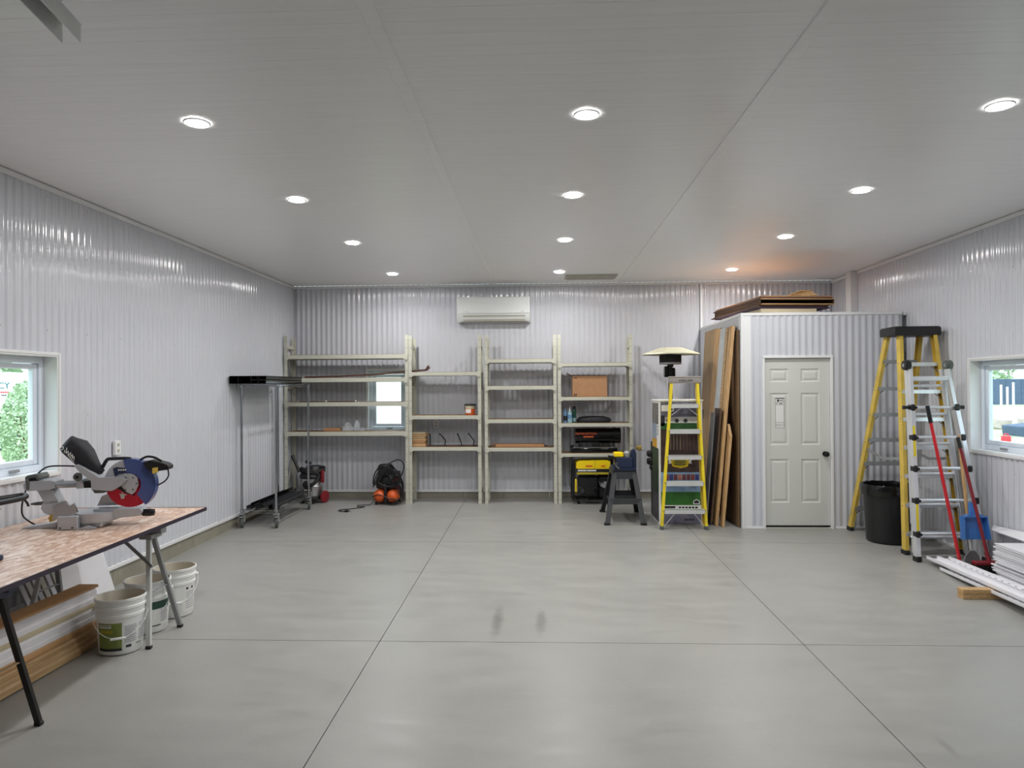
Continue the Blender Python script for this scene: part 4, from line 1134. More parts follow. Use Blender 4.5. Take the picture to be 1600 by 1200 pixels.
for side, zs in (('rear', (2.10, 1.80, 1.505, 1.215, 0.94, 0.68, 0.405)), ('front', (2.06, 1.77, 1.48, 1.19, 0.90, 0.61, 0.325))):
    for z in zs:
        A = at(side, 1, z); B_ = at(side, -1, z); b = MB()
        b.span(A.x+0.004, B_.x-0.004, A.y-0.045, A.y+0.045, z-0.004, z+0.002); b.span(A.x+0.004, B_.x-0.004, A.y-0.047, A.y-0.043, z-0.036, z); b.span(A.x+0.004, B_.x-0.004, A.y+0.043, A.y+0.047, z-0.036, z)
        b.build('step', M['alu'] if side == 'front' else M['steelg'], r, True)
        b = MB()
        for P, s in ((A, 1), (B_, -1)): b.bar(P+Vector((0.10*s, 0, -0.02)), P+Vector((0.004*s, 0, -0.10)), 0.02, 0.004)
        b.build('step_brace', M['steelg'], r, True)
for s in (1, -1):
    A = at('rear', s, 1.10); B_ = at('front', s, 1.06); mid = (A+B_)/2+Vector((0, 0, -0.06)); b = MB()
    b.bar(A+Vector((0.012*s, 0, 0)), mid+Vector((0.012*s, 0, 0)), 0.006, 0.028); b.bar(B_+Vector((0.012*s, 0, 0)), mid+Vector((0.012*s, 0, 0)), 0.006, 0.028); b.build('spreader_bar', M['steelg'], r, True)
b = MB(); b.span(3.795, 4.285, 7.60, 7.945, 2.352, 2.445, 0.014, 2); b.span(3.81, 4.27, 7.615, 7.93, 2.44, 2.452, 0.004); b.build('top_cap', M['black'], r, True, label='black plastic top cap')

# ------------------------------------------------------------------ trash can
r = thing('trash_can', (3.80, 7.80, zf(7.79)), label='black round trash can with bag under the tall stepladder', cat='trash can')
b = MB(); b.lathe([(0, 0.003), (0.20, 0.003), (0.215, 0.02), (0.245, 0.56), (0.262, 0.565), (0.262, 0.60), (0.25, 0.60), (0.24, 0.55), (0.205, 0.03), (0, 0.03)], seg=32); b.build('can_body', M['black'], r)
b = MB(); rows = []
prof = ((0.255, 0.10), (0.268, 0.52), (0.272, 0.57), (0.27, 0.61), (0.262, 0.632), (0.245, 0.625), (0.23, 0.45), (0.12, 0.40), (0.01, 0.39))
prof = prof[1:]
for i_, (rr, z) in enumerate(prof): rows.append([((rr+0.006*rnd.uniform(-1, 1))*cos(a*2*pi/40), (rr+0.006*rnd.uniform(-1, 1))*sin(a*2*pi/40), z+(0.02 if i_ == 0 else 0.006)*rnd.uniform(-1, 1)) for a in range(40)])
for row in rows: row.append(row[0])
b.grid(rows); bmesh.ops.remove_doubles(b.bm, verts=b.bm.verts, dist=1e-5); b.build('bin_bag', M['gloss'], r, label='glossy black liner bag folded over rim')

# ------------------------------------------------------------------ aluminium multi position ladder
r = thing('folding_ladder', (3.9, 7.05, zf(7.0)), label='silver aluminium folding ladder with black locks in front of tall stepladder', cat='ladder')
f0 = zf(6.97)
TL, TR = Vector((3.690, 7.11, 2.0)), Vector((4.055, 7.11, 2.0))
BL, BR_ = Vector((3.672, 6.965, f0+0.03)), Vector((4.325, 6.955, f0+0.03))
def side(b, p0, p1, w, d, up=(1, 0, 0)): b.bar(p0, p1, d, w, up)
for nm, P0, P1, s in (('left', BL, TL, 1), ('right', BR_, TR, -1)):
    # inner rail runs from the hinge, outer rail carries the locks
    b = MB(); m0 = P0.lerp(P1, 0.14)+Vector((0.02*s, 0.012, 0)); b.bar(m0, P1+Vector((0.0, 0.0, -0.02)), 0.058, 0.036, (1, 0, 0), 0.003); b.build('inner_rail', M['alu'], r, True)
    b = MB(); b.bar(P0, P0.lerp(P1, 0.80), 0.07, 0.044, (1, 0, 0), 0.003); ou = b.build('outer_rail', M['alu'], r, True)
    b = MB(); b.box(P0+Vector((0, 0, -0.005)), (0.05, 0.085, 0.055), None, 0.006); b.build('rail_foot', M['blackm'], ou, True)
    # folded rear section
    Q0 = Vector((P0.x+0.07*s, 7.155, f0+0.03)); Q1 = Vector((P1.x+0.012*s, 7.185, 1.98)); b = MB()
    b.bar(Q0.lerp(Q1, 0.16), Q1, 0.05, 0.03, (1, 0, 0), 0.003); b.bar(Q0.lerp(Q1, 0.0), Q0.lerp(Q1, 0.75)+Vector((0.02*s, 0, 0)), 0.05, 0.024, (1, 0, 0), 0.003); b.build('rear_rail', M['alu'], r, True)
    b = MB(); c_ = P1+Vector((-0.02*s, 0.02, 0.02)); b.lathe([(0, -0.03), (0.045, -0.03), (0.05, -0.02), (0.05, 0.02), (0.045, 0.03), (0, 0.03)], c_, Vector((0, 0, 1)).rotation_difference(Vector((1, 0, 0))), 20); hg = b.build('hinge', M['rubber'] if s < 0 else M['black'], r, True)
    b = MB(); b.lathe([(0, -0.034), (0.018, -0.034), (0.018, 0.034), (0, 0.034)], c_, Vector((0, 0, 1)).rotation_difference(Vector((1, 0, 0))), 12); b.build('hinge_pin', M['steelg'], hg, True)
def ar(s, z):
    P0, P1 = (BL, TL) if s > 0 else (BR_, TR); return P0.lerp(P1, (z-P0.z)/(P1.z-P0.z))
for k, z in enumerate((1.885, 1.60, 1.305, 1.0, 0.69, 0.367)):
    A = ar(1, z); B_ = ar(-1, z); b = MB()
    b.box(((A.x+B_.x)/2, A.y, z), (B_.x-A.x-0.02, 0.042, 0.03 if k else 0.05), None, 0.01); b.build('rung', M['alu'], r, True)
    b = MB(); b.box(((A.x+B_.x)/2, 7.165, z-0.07), (B_.x-A.x-0.08, 0.03, 0.028), None, 0.008); b.build('rear_rung', M['alu'], r, True)
    if k:
        for P, s in ((A, 1), (B_, -1)):
            b = MB(); b.box(P+Vector((0.0, -0.01, 0)), (0.046, 0.075, 0.065), None, 0.01); b.cyl(P+Vector((0.02*s, -0.055, 0)), P+Vector((0.02*s, -0.03, 0)), 0.014, seg=10)
            if k == 1: b.cyl(P, P+Vector((-0.08*s, 0, 0)), 0.013, 0.02, 10)
            b.build('rung_lock', M['black'], r, True)
for z0, z1 in ((1.12, 1.42), (0.40, 0.72)):
    b = MB(); A = ar(1, z0); B_ = ar(1, z1); b.bar(A+Vector((-0.0, -0.0362, 0)), B_+Vector((-0.0, -0.0362, 0)), 0.0015, 0.024, (1, 0, 0)); b.build('warning_label', M['yellow'], r, True, label='yellow warning label')

# ------------------------------------------------------------------ brooms and pans against the folding ladder
def pole(name, label, cat, p0, p1, rad, mat, grip=None, group=None):
    p0 = Vector(p0); p1 = Vector(p1)
    r = thing(name, p0, 0, label=label, cat=cat, group=group)
    b = MB(); b.cyl(p0, p1, rad, seg=12); b.build('handle', M[mat], r, True)
    if grip:
        b = MB(); d = (p1-p0).normalized(); b.cyl(p1-d*grip, p1+d*0.006, rad*1.25, seg=12); b.build('grip', M['black'], r, True, label='black handle grip')
    return r
r = pole('broom_handle', 'bright red pole with black grip leaning diagonally across folding ladder', 'pole', (3.935, 6.72, 0.16), (3.745, 6.895, 1.615), 0.0155, 'red', 0.16)
b = MB(); b.cyl((3.945, 6.712, zf(6.71)+0.002), (3.935, 6.72, 0.165), 0.012, 0.013, 10); b.build('threaded_tip', M['steelg'], r, True, label='grey threaded tip')
r = pole('push_broom', 'dark red broom with black bristles leaning in front of blue dustpan', 'broom', (4.112, 6.58, 0.205), (4.02, 6.875, 1.31), 0.0145, 'dred', 0.10)
b = MB(); b.span(3.975, 4.255, 6.545, 6.62, 0.165, 0.20, 0.008); b.build('broom_block', M['dred'], r, True)
b = MB()
for i in range(28):
    for j in range(4): x = 3.982+i*0.0097; y = 6.553+j*0.02; b.bar((x, y, 0.168), (x+rnd.uniform(-.006, .006), y+rnd.uniform(-.02, .005), zf(6.7)+0.002), 0.008, 0.012)
b.build('bristles', M['black'], r, True, kind='stuff')
b = MB(); b.cyl((4.114, 6.575, 0.195), (4.105, 6.602, 0.28), 0.022, 0.018, 12); b.build('socket', M['dred'], r, True)
r = pole('floor_scraper', 'wooden handled tool with grey flat blade leaning on folding ladder', 'scraper', (4.085, 6.81, 0.33), (4.045, 6.905, 1.335), 0.015, 'woodz')
b = MB(); b.cyl((4.088, 6.803, 0.25), (4.085, 6.81, 0.35), 0.014, 0.017, 10); b.build('ferrule', M['steelw'], r, True, label='pale ferrule')
b = MB(); b.prism([(4.005, 0.104), (4.16, 0.104), (4.15, 0.2), (4.11, 0.25), (4.065, 0.25), (4.02, 0.2)], 6.775, 6.795); b.build('blade', M['greyp'], r, True, label='grey flat blade')
r = thing('dustpan', (4.09, 6.77, 0.37), label='blue plastic dustpan hanging at right side of folding ladder', cat='dustpan')
ti = Matrix.Translation((4.095, 6.765, 0.36)) @ Matrix.Rotation(RAD(-9), 4, 'X')
b = MB()
b.span(-0.115, 0.115, 0.0, 0.006, 0.0, 0.22); b.prism([(-0.122, 0.0), (-0.112, 0.0), (-0.10, 0.215), (-0.112, 0.215)], -0.06, 0.006); b.prism([(0.122, 0.0), (0.112, 0.0), (0.10, 0.215), (0.112, 0.215)], -0.06, 0.006)
b.prism([(-0.112, 0.205), (0.112, 0.205), (0.05, 0.235), (-0.05, 0.235)], -0.065, 0.006)
b.xf(ti).build('pan', M['blue'], r, True)
b = MB(); b.prism([(-0.03, 0.225), (0.03, 0.225), (0.022, 0.345), (-0.022, 0.345)], -0.03, 0.0); b.span(-0.012, 0.012, -0.032, -0.028, 0.25, 0.325); b.xf(ti).build('pan_handle', M['blue'], r, True)

# ------------------------------------------------------------------ white siding on the right
s0 = 0.092
zc_ = s0
r = thing('timber_block', (3.53, 5.82, zf(5.8)), label='short pine timber block on floor under white trim strips', cat='timber')
b = MB(); z = zf(5.84)
b.span(3.415, 3.86, 5.79, 5.875, z, z+0.040, 0.003); b.build('timber_body', M['wood'], r, True)
b = MB(); b.span(3.412, 3.855, 5.788, 5.872, z+0.041, z+0.079, 0.003); b.build('timber_body', M['wood'], r, True)
r = thing('timber_block', (4.1, 6.3, zf(6.3)), label='timber bearer under the far end of the white siding stack', cat='timber')
b = MB(); b.span(3.98, 4.33, 6.28, 6.36, zf(6.36), zf(6.36)+0.012, 0.002); b.build('timber_body', M['wood'], r, True)
zb = zf(6.36)+0.0125
ORD = 'first second third fourth fifth sixth seventh eighth ninth tenth eleventh twelfth thirteenth fourteenth fifteenth sixteenth seventeenth eighteenth nineteenth twentieth twenty-first twenty-second'.split()
NS = 22; th = (0.445-zb)/NS
for k in range(NS):
    oy = rnd.uniform(-0.04, 0.03); ox = rnd.uniform(-0.012, 0.012)
    if k < 5: ox -= 0.05; oy -= 0.05
    r = thing('siding_plank', (4.1, 5.0, zb+k*th), label='x', cat='siding', group='stack of white siding planks')
    r['label'] = 'white siding plank, %s in the tall stack by right wall' % (ORD[NS-1-k]+' from the top' if k < NS-1 else 'topmost')
    b = MB(); z = zb+k*th; x0 = 3.955+ox; x1 = 4.318+min(ox, 0); y1 = 6.26+oy; y0 = 2.6
    dxx = -0.20
    V = [b.bm.verts.new((x+dxx*(6.26-y)/1.0*0.10, y, zz)) for zz in (z+0.0005, z+th*0.72) for x, y in ((x0, y0), (x1, y0), (x1, y1), (x0, y1))]
    for q_ in ((0, 1, 2, 3), (4, 5, 6, 7), (0, 1, 5, 4), (1, 2, 6, 5), (2, 3, 7, 6), (3, 0, 4, 7)): b.bm.faces.new([V[i] for i in q_])
    b.build('plank_body', M['siding'] if k % 5 else M['sidedge'], r, True)
    b = MB(); b.bar((x0+dxx*(6.26-y0)*0.1, y0, z+th*0.86), (x0, y1-0.01, z+th*0.86), 0.02, th*0.26); b.build('plank_lip', M['siding'], r, True)
r = thing('siding_sheet', (4.2, 6.3, 0.46), label='loose white sheet slanting above the siding stack against right wall', cat='siding')
b = MB(); P = [(4.225, 6.72, 0.455), (4.33, 6.86, 0.47), (4.33, 4.2, 0.60), (4.02, 4.2, 0.475)]
V = [b.bm.verts.new(Vector(p_)+Vector((0, 0, o))) for o in (0, 0.008) for p_ in P]
for q_ in ((0, 1, 2, 3), (4, 5, 6, 7), (0, 1, 5, 4), (1, 2, 6, 5), (2, 3, 7, 6), (3, 0, 4, 7)): b.bm.faces.new([V[i] for i in q_])
b.build('sheet_body', M['siding'], r, True)
STR = (('white slotted trim strip resting on pine block, nearest siding stack', (3.865, 6.86, 0.155), (3.76, 4.3, 0.215), 0.10, True), ('plain white trim strip in the middle of three resting on pine block', (3.765, 6.88, 0.15), (3.62, 4.3, 0.21), 0.10, False), ('white trim strip at left of three, lying lowest with slots', (3.735, 6.62, 0.108), (3.56, 4.3, 0.20), 0.08, True))
for lb, p0, p1, w_, slots in STR:
    r = thing('trim_strip', p0, label=lb, cat='trim strip', group='white trim strips on the floor')
    p0 = Vector(p0); p1 = Vector(p1); b = MB(); b.bar(p0, p1, w_, 0.006); d = (p1-p0).normalized(); sd = d.cross(Vector((0, 0, 1))).normalized()
    for s in (-1, 1): b.bar(p0+sd*s*(w_/2-0.003)+Vector((0, 0, 0.012)), p1+sd*s*(w_/2-0.003)+Vector((0, 0, 0.012)), 0.006, 0.028)
    b.bar(p0+sd*0.02+Vector((0, 0, 0.008)), p1+sd*0.02+Vector((0, 0, 0.008)), 0.012, 0.01)
    bo = b.build('strip_body', M['siding'], r, True)
    if slots:
        b = MB(); L_ = (p1-p0).length; k = 0.05
        while k < L_-0.05: b.box(p0+d*k-sd*(w_/2-0.022)+Vector((0, 0, 0.0035)), (0.007, 0.03, 0.002), Matrix.Rotation(math.atan2(-d.x, d.y), 3, 'Z').to_3x3()); k += 0.09
        b.build('nail_slot', M['ink'], bo, True, kind='stuff')

# ------------------------------------------------------------------ chrome wire cart on the left
r = thing('wire_cart', (-3.44, 9.05, zf(9.05)), label='tall chrome wire cart on casters beside left wall', cat='cart')
CXs, CYs = (-3.665, -3.235), (8.44, 9.64)
for x in CXs:
    for y in CYs:
        b = MB(); z0 = zf(y); b.cyl((x, y, z0+0.17), (x, y, 1.884), 0.0145, seg=12); b.lathe([(0.016, 1.842), (0.02, 1.85), (0.02, 1.88), (0.016, 1.884)], (x, y, 0), None, 12); b.lathe([(0.016, 0.30), (0.021, 0.305), (0.021, 0.35), (0.016, 0.352)], (x, y, 0), None, 12)
        b.build('post', M['chrome'], r, True)
        b = MB(); q = Vector((0, 0, 1)).rotation_difference(Vector((1, 0.25, 0)).normalized())
        b.lathe([(0, -0.018), (0.05, -0.018), (0.068, -0.014), (0.07, 0), (0.068, 0.014), (0.05, 0.018), (0, 0.018)], (x+0.015, y-0.02, z0+0.071), q, 22); cs = b.build('caster_wheel', M['rubber'], r, True)
        b = MB(); b.bar((x+0.04, y-0.012, z0+0.07), (x+0.028, y, z0+0.165), 0.045, 0.004, (1, 0, 0)); b.bar((x-0.012, y-0.025, z0+0.07), (x-0.02, y-0.005, z0+0.165), 0.045, 0.004, (1, 0, 0)); b.span(x-0.03, x+0.035, y-0.035, y+0.03, z0+0.155, z0+0.172, 0.004)
        b.box((x+0.03, y-0.075, z0+0.14), (0.03, 0.05, 0.012), None, 0.004); b.build('caster_fork', M['steelg'], cs, True)
for zz in (1.879, 0.325):
    b = MB()
    for x in CXs: b.cyl((x, CYs[0], zz), (x, CYs[1], zz), 0.005, seg=6); b.cyl((x, CYs[0], zz-0.025), (x, CYs[1], zz-0.025), 0.004, seg=6)
    for y in CYs: b.cyl((CXs[0], y, zz), (CXs[1], y, zz), 0.005, seg=6); b.cyl((CXs[0], y, zz-0.025), (CXs[1], y, zz-0.025), 0.004, seg=6)
    for k in range(1, 10): x = CXs[0]+(CXs[1]-CXs[0])*k/10; b.cyl((x, CYs[0], zz), (x, CYs[1], zz), 0.0025, seg=5)
    for k in range(1, 4): y = CYs[0]+(CYs[1]-CYs[0])*k/4; b.cyl((CXs[0], y, zz-0.004), (CXs[1], y, zz-0.004), 0.004, seg=5)
    n2 = 30
    for x in CXs:
        for k in range(n2): y0 = CYs[0]+(CYs[1]-CYs[0])*k/n2; y1 = CYs[0]+(CYs[1]-CYs[0])*(k+1)/n2; b.bar((x, y0, zz-0.025*(k % 2)), (x, y1, zz-0.025*((k+1) % 2)), 0.004, 0.004)
    b.build('wire_shelf', M['chrome'], r, True)
# black tubes on the cart top
tz = 1.8865
TB = ((-3.728, -3.622, tz, tz+0.095, 'leftmost large black square tube on top of wire cart'), (-3.620, -3.468, tz, tz+0.095, 'widest black tube on top of wire cart'), (-3.465, -3.385, tz, tz+0.046, 'small black tube beneath another, middle of cart top'), (-3.465, -3.385, tz+0.047, tz+0.095, 'small black tube above another, middle of cart top'), (-3.375, -3.283, tz, tz+0.046, 'lower right black tube with shiny side on cart top'), (-3.375, -3.283, tz+0.047, tz+0.095, 'upper right black tube with shiny side on cart top'))
for k, (x0, x1, z0, z1, lb) in enumerate(TB):
    r = thing('black_tube', ((x0+x1)/2, 8.25, z0), label=lb, cat='tube', group='black tubes on the cart top'); t = 0.004
    y0, y1 = 8.25+0.01*(k % 3), 9.52
    b = MB(); b.span(x0, x1, y0, y1, z0, z0+t); b.span(x0, x1, y0, y1, z1-t, z1); b.span(x0, x0+t, y0, y1, z0, z1); b.span(x1-t, x1, y0, y1, z0, z1); b.build('tube_wall', M['gloss'], r, True)
# dark channels piled on the cart's lower shelf
for k in range(7):
    x = -3.615+0.0552*k; lv = (0, 1, 0, 2, 1, 0, 1)[k]; z = 0.332+0.028*lv+0.002
    lbs = ('black channel strip on lower shelf of wire cart, nearest left wall', 'black channel strip in the pile on lower cart shelf, second from the wall', 'black channel strip in the pile on lower cart shelf, third from the wall', 'black channel strip lying on top of the pile on lower cart shelf', 'black channel strip in the pile on lower cart shelf, third from the right', 'black channel strip in the pile on lower cart shelf, second from the right', 'black channel strip on lower cart shelf, rightmost of the pile')
    r = thing('channel_strip', (x, 8.6, z), RAD(rnd.uniform(-0.3, 0.3)), label=lbs[k], cat='channel', group='black channel strips on lower cart shelf')
    b = MB(); b.box((0, 0.5, 0.002), (0.054, 1.15, 0.003), Matrix.Rotation(RAD(12*lv*(1 if k % 2 else -1)), 3, 'Y')); b.box((-0.026, 0.5, 0.02+0.008*lv), (0.003, 1.15, 0.04)); b.box((0.026, 0.5, 0.014+0.006*lv), (0.003, 1.15, 0.026)); b.build('channel_body', M['gloss'] if k % 2 else M['char'], r)

# ------------------------------------------------------------------ shop vacuum
r = thing('shop_vacuum', (-3.36, 10.17, zf(10.17)), label='steel shop vacuum with black hose and red wheel in the back corner', cat='vacuum')
v0 = zf(10.17)
b = MB(); b.lathe([(0, 0.08), (0.155, 0.08), (0.16, 0.10), (0.162, 0.24), (0.165, 0.245), (0.162, 0.25), (0.162, 0.36), (0, 0.36)], (-3.36, 10.17, v0), None, 28); b.build('drum', M['inox'], r, True)
b = MB(); b.lathe([(0, 0.36), (0.175, 0.36), (0.18, 0.375), (0.175, 0.41), (0.15, 0.44), (0, 0.46)], (-3.36, 10.17, v0), None, 28); b.lathe([(0, 0.06), (0.17, 0.06), (0.175, 0.08), (0.165, 0.11), (0, 0.11)], (-3.36, 10.17, v0), None, 28); b.build('lid_and_base', M['black'], r, True)
b = MB(); b.lathe([(0.13, 0.44), (0.125, 0.5), (0.10, 0.54), (0, 0.55)], (-3.33, 10.17, v0), None, 20); b.build('motor_head', M['black'], r, True)
b = MB(); b.lathe([(0.128, 0.452), (0.134, 0.456), (0.134, 0.475), (0.127, 0.48)], (-3.33, 10.17, v0), None, 20); b.build('red_band', M['dred'], r, True, label='dark red band')
P = [(-3.36+0.16*cos(a)+0.01, 10.17+0.16*sin(a), v0+0.455+0.02*sin(a*2+k_*0.5)+0.03*k_) for k_ in (0, 1) for a in [i*2*pi/12-pi*0.2 for i in range(12)]]
b = MB(); b.tube(P+[(-3.22, 10.05, v0+0.40), (-3.27, 9.99, v0+0.30), (-3.37, 9.985, v0+0.27)], 0.024, 10, 3); b.build('hose', M['blackm'], r, True)
b = MB(); b.lathe([(0, -0.01), (0.06, -0.01), (0.05, 0.03), (0, 0.035)], (-3.39, 10.01, v0+0.28), Vector((0, 0, 1)).rotation_difference(Vector((0, -1, 0))), 16); b.build('hose_port', M['black'], r, True)
b = MB(); b.cyl((-3.51, 10.06, v0+0.46), (-3.625, 10.09, v0+0.70), 0.022, 0.027, 12); b.cyl((-3.35, 10.1, v0+0.58), (-3.43, 10.1, v0+0.61), 0.022, 0.026, 12); b.build('nozzle', M['black'], r, True)
b = MB(); b.span(-3.43, -3.31, 9.995, 10.01, v0+0.185, v0+0.225, 0.004); bd = b.build('badge', M['black'], r, True)
b = MB()
for k in range(5): b.box((-3.41+k*0.02, 9.994, v0+0.205), (0.012, 0.003, 0.016))
b.build('badge_lettering', M['paper'], bd, True)
b = MB(); b.span(-3.20, -3.155, 10.06, 10.12, v0+0.30, v0+0.48, 0.01); b.build('latch', M['dred'], r, True)
q = Vector((0, 0, 1)).rotation_difference(Vector((1, -0.4, 0)).normalized())
b = MB(); b.lathe([(0, -0.02), (0.07, -0.02), (0.088, -0.012), (0.088, 0.012), (0.07, 0.02), (0, 0.024)], (-3.155, 10.12, v0+0.09), q, 20); b.build('wheel', M['dred'], r, True, label='red wheel')
for dx_, dy_ in ((-0.1, -0.12), (0.06, -0.14)):
    b = MB(); b.lathe([(0, -0.012), (0.03, -0.012), (0.03, 0.012), (0, 0.012)], (-3.36+dx_, 10.17+dy_, v0+0.031), q, 14); b.cyl((-3.36+dx_, 10.17+dy_, v0+0.03), (-3.36+dx_, 10.17+dy_, v0+0.07), 0.01, seg=8); b.build('caster', M['black'], r, True)

# ------------------------------------------------------------------ air compressor
a0 = zf(10.0)
r = thing('air_compressor', (-2.19, 10.1, a0), label='orange twin tank air compressor wrapped in black hose on floor', cat='compressor')
q = Vector((0, 0, 1)).rotation_difference(Vector((0, -1, 0)))
for x in (-2.315, -2.125):
    b = MB(); b.lathe([(0, 0.12), (0.04, 0.112), (0.07, 0.09), (0.088, 0.05), (0.092, 0.02), (0.092, -0.22), (0.08, -0.27), (0.04, -0.3), (0, -0.305)], (x, 10.02, a0+0.125), q, 24); b.build('tank', M['orange'], r, True)
b = MB()
b.span(-2.24, -2.20, 9.93, 10.26, a0+0.03, a0+0.30, 0.006)
for x in (-2.36, -2.08):
    for y in (9.98, 10.22): b.cyl((x, y, a0), (x, y, a0+0.05), 0.02, seg=10)
b.build('frame', M['black'], r, True)
b = MB(); b.span(-2.37, -2.06, 9.98, 10.24, a0+0.22, a0+0.40, 0.03, 2); b.lathe([(0, 0), (0.10, 0), (0.115, 0.02), (0.115, 0.14), (0.09, 0.18), (0, 0.185)], (-2.25, 10.1, a0+0.39), None, 20); b.span(-2.19, -2.04, 9.97, 10.16, a0+0.36, a0+0.47, 0.015); b.build('pump_shroud', M['black'], r, True)
b = MB(); b.cyl((-2.14, 9.96, a0+0.40), (-2.14, 9.99, a0+0.40), 0.03, seg=16); b.cyl((-2.06, 9.955, a0+0.43), (-2.06, 9.985, a0+0.43), 0.022, seg=14); b.build('pressure_gauge', M['steelg'], r, True)
b = MB(); b.bar((-2.11, 9.95, a0+0.345), (-2.02, 9.95, a0+0.385), 0.02, 0.03, (0, 1, 0)); b.box((-2.03, 9.96, a0+0.25), (0.07, 0.015, 0.04), Matrix.Rotation(RAD(30), 3, 'Y')); b.build('maker_plate', M['dred'], r, True, label='small red plate')
hr = 0.0095
b = MB()
b.tube([(-2.40, 9.95, a0+0.30), (-2.37, 9.93, a0+0.45), (-2.28, 9.93, a0+0.57), (-2.20, 9.94, a0+0.585), (-2.10, 9.95, a0+0.53), (-2.0, 9.95, a0+0.38), (-1.965, 9.96, a0+0.2), (-1.975, 9.94, a0+0.06), (-2.05, 9.92, a0+0.02), (-2.16, 9.90, a0+0.015)], hr, 8, 5)
b.tube([(-2.26, 9.93, a0+0.56), (-2.16, 9.95, a0+0.60), (-2.05, 9.97, a0+0.645), (-1.98, 9.97, a0+0.62), (-1.955, 9.97, a0+0.53), (-2.0, 9.95, a0+0.40), (-2.06, 9.94, a0+0.30), (-2.2, 9.93, a0+0.27), (-2.33, 9.93, a0+0.33)], hr, 8, 5)
for k in range(5):
    t = k*0.022
    b.tube([(-2.39+t, 9.925, a0+0.26+t), (-2.33+t*1.4, 9.925, a0+0.46+t*.6), (-2.22+t, 9.925, a0+0.49+t), (-2.12+t*1.2, 9.925, a0+0.34+t), (-2.03+t*.8, 9.925, a0+0.20+t*1.2), (-1.99+t*.3, 9.93, a0+0.10+t)], hr, 6, 5)
b.tube([(-2.40, 9.92, a0+0.12), (-2.3, 9.89, a0+0.155), (-2.15, 9.885, a0+0.10), (-2.02, 9.91, a0+0.08)], hr*0.8, 6, 4)
b.build('air_hose', M['black'], r, True)
b = MB(); b.tube([(-2.36, 9.92, a0+0.10), (-2.42, 9.87, a0+0.02), (-2.52, 9.90, a0+0.009), (-2.60, 9.86, a0+0.008), (-2.57, 9.78, a0+0.006), (-2.48, 9.78, a0+0.005), (-2.56, 9.66, a0+0.004), (-2.74, 9.55, a0+0.002), (-2.76, 9.46, a0+0.001), (-2.66, 9.42, a0)], 0.006, 6, 5)
b.build('power_cord', M['black'], r, True)
b = MB(); b.span(-2.665, -2.61, 9.40, 9.44, zf(9.42)+0.001, zf(9.42)+0.03, 0.008); b.cyl((-2.61, 9.41, zf(9.42)+0.015), (-2.585, 9.41, zf(9.42)+0.015), 0.003, seg=6); b.cyl((-2.61, 9.43, zf(9.42)+0.015), (-2.585, 9.43, zf(9.42)+0.015), 0.003, seg=6); b.build('plug', M['black'], r, True)

# ------------------------------------------------------------------ work table: flake board sheet on two sawhorses
ZTB = 0.88
r = thing('work_table', (-3.17, 4.3, ZTB-0.02), label='large flake board sheet table top on sawhorses along left wall', cat='table')
A = Vector((-2.665, 5.465, 0)); u = Vector((0.0412, -0.9992, 0)); w = Vector((-0.9992, -0.0412, 0))
def tp(a, c, z): return A+u*a+w*c+Vector((0, 0, z))
b = MB(); V = [b.bm.verts.new(tp(a, c, z)) for z in (ZTB-0.018, ZTB) for a, c in ((0, 0), (2.44, 0), (2.44, 1.05), (0, 1.05))]
for q_ in ((0, 1, 2, 3), (4, 5, 6, 7), (0, 1, 5, 4), (1, 2, 6, 5), (2, 3, 7, 6), (3, 0, 4, 7)): b.bm.faces.new([V[i] for i in q_])
b.build('tabletop', M['osb'], r, True)
b = MB(); b.bar(tp(-0.004, -0.004, ZTB-0.0105), tp(2.444, -0.004, ZTB-0.0105), 0.006, 0.026); b.bar(tp(-0.004, -0.004, ZTB-0.0105), tp(-0.004, 1.05, ZTB-0.0105), 0.006, 0.026); b.build('edge_banding', M['tape'], r, True, label='dark painted sheet edge')

def sawhorse(name, label, yc, feet, mats, zt):
    r = thing(name, (-3.1, yc, zf(yc)), label=label, cat='sawhorse', group='sawhorses under the table')
    beam, leg = mats
    b = MB(); b.span(-3.52, -2.64, yc-0.035, yc+0.035, zt-0.045, zt-0.001, 0.003); b.build('beam', M[beam], r, True)
    for xt, xb in ((-2.735, -2.653), (-3.45, -3.53)):
        s = 1 if xt > -3 else -1
        b = MB(); b.box((xt, yc, zt-0.06), (0.09, 0.14, 0.035), None, 0.004); b.build('leg_bracket', M[beam], r, True)
        for yb, st in feet:
            z0 = zf(yb)
            p1 = Vector((xt, yc+(0.02 if yb > yc else -0.02), zt-0.05)); p0 = Vector((xb, yb, z0+0.012))
            b = MB(); b.bar(p0, p1, 0.032, 0.024, (0, 1, 0), 0.002); lg = b.build('leg', M[st], r, True)
            b = MB(); b.box(p0+Vector((0, 0, -0.001)), (0.038, 0.032, 0.022), None, 0.004); b.build('leg_tip', M['blackm'], lg, True)
        z1 = 0.42
        ya = [yc+(yb-yc)*(zt-0.05-z1)/(zt-0.05-zf(yb)) for yb, _ in feet]
        xm = xt+(xb-xt)*(zt-0.05-z1)/(zt-0.1)
        b = MB(); b.bar((xm, ya[0], z1), (xm, ya[1], z1), 0.02, 0.006); b.build('leg_spreader', M['hard' if leg else 'steelg'], r, True)
    b = MB(); b.bar((-3.0, yc+0.02, zt-0.05), (-2.68, yc-0.08, 0.60), 0.022, 0.008, (0, 1, 0)); b.build('diagonal_brace', M['steelg'], r, True)
    return r
sawhorse('sawhorse', 'pale steel folding sawhorse under far end of the flake board table', 4.80, ((4.63, 'steelw'), (5.04, 'steelg')), ('steelg', 0), ZTB-0.0205)
sawhorse('sawhorse', 'blue sawhorse with black legs under near end of the flake board table', 3.40, ((3.592, 'black'), (3.20, 'black')), ('navy', 1), ZTB-0.0205)

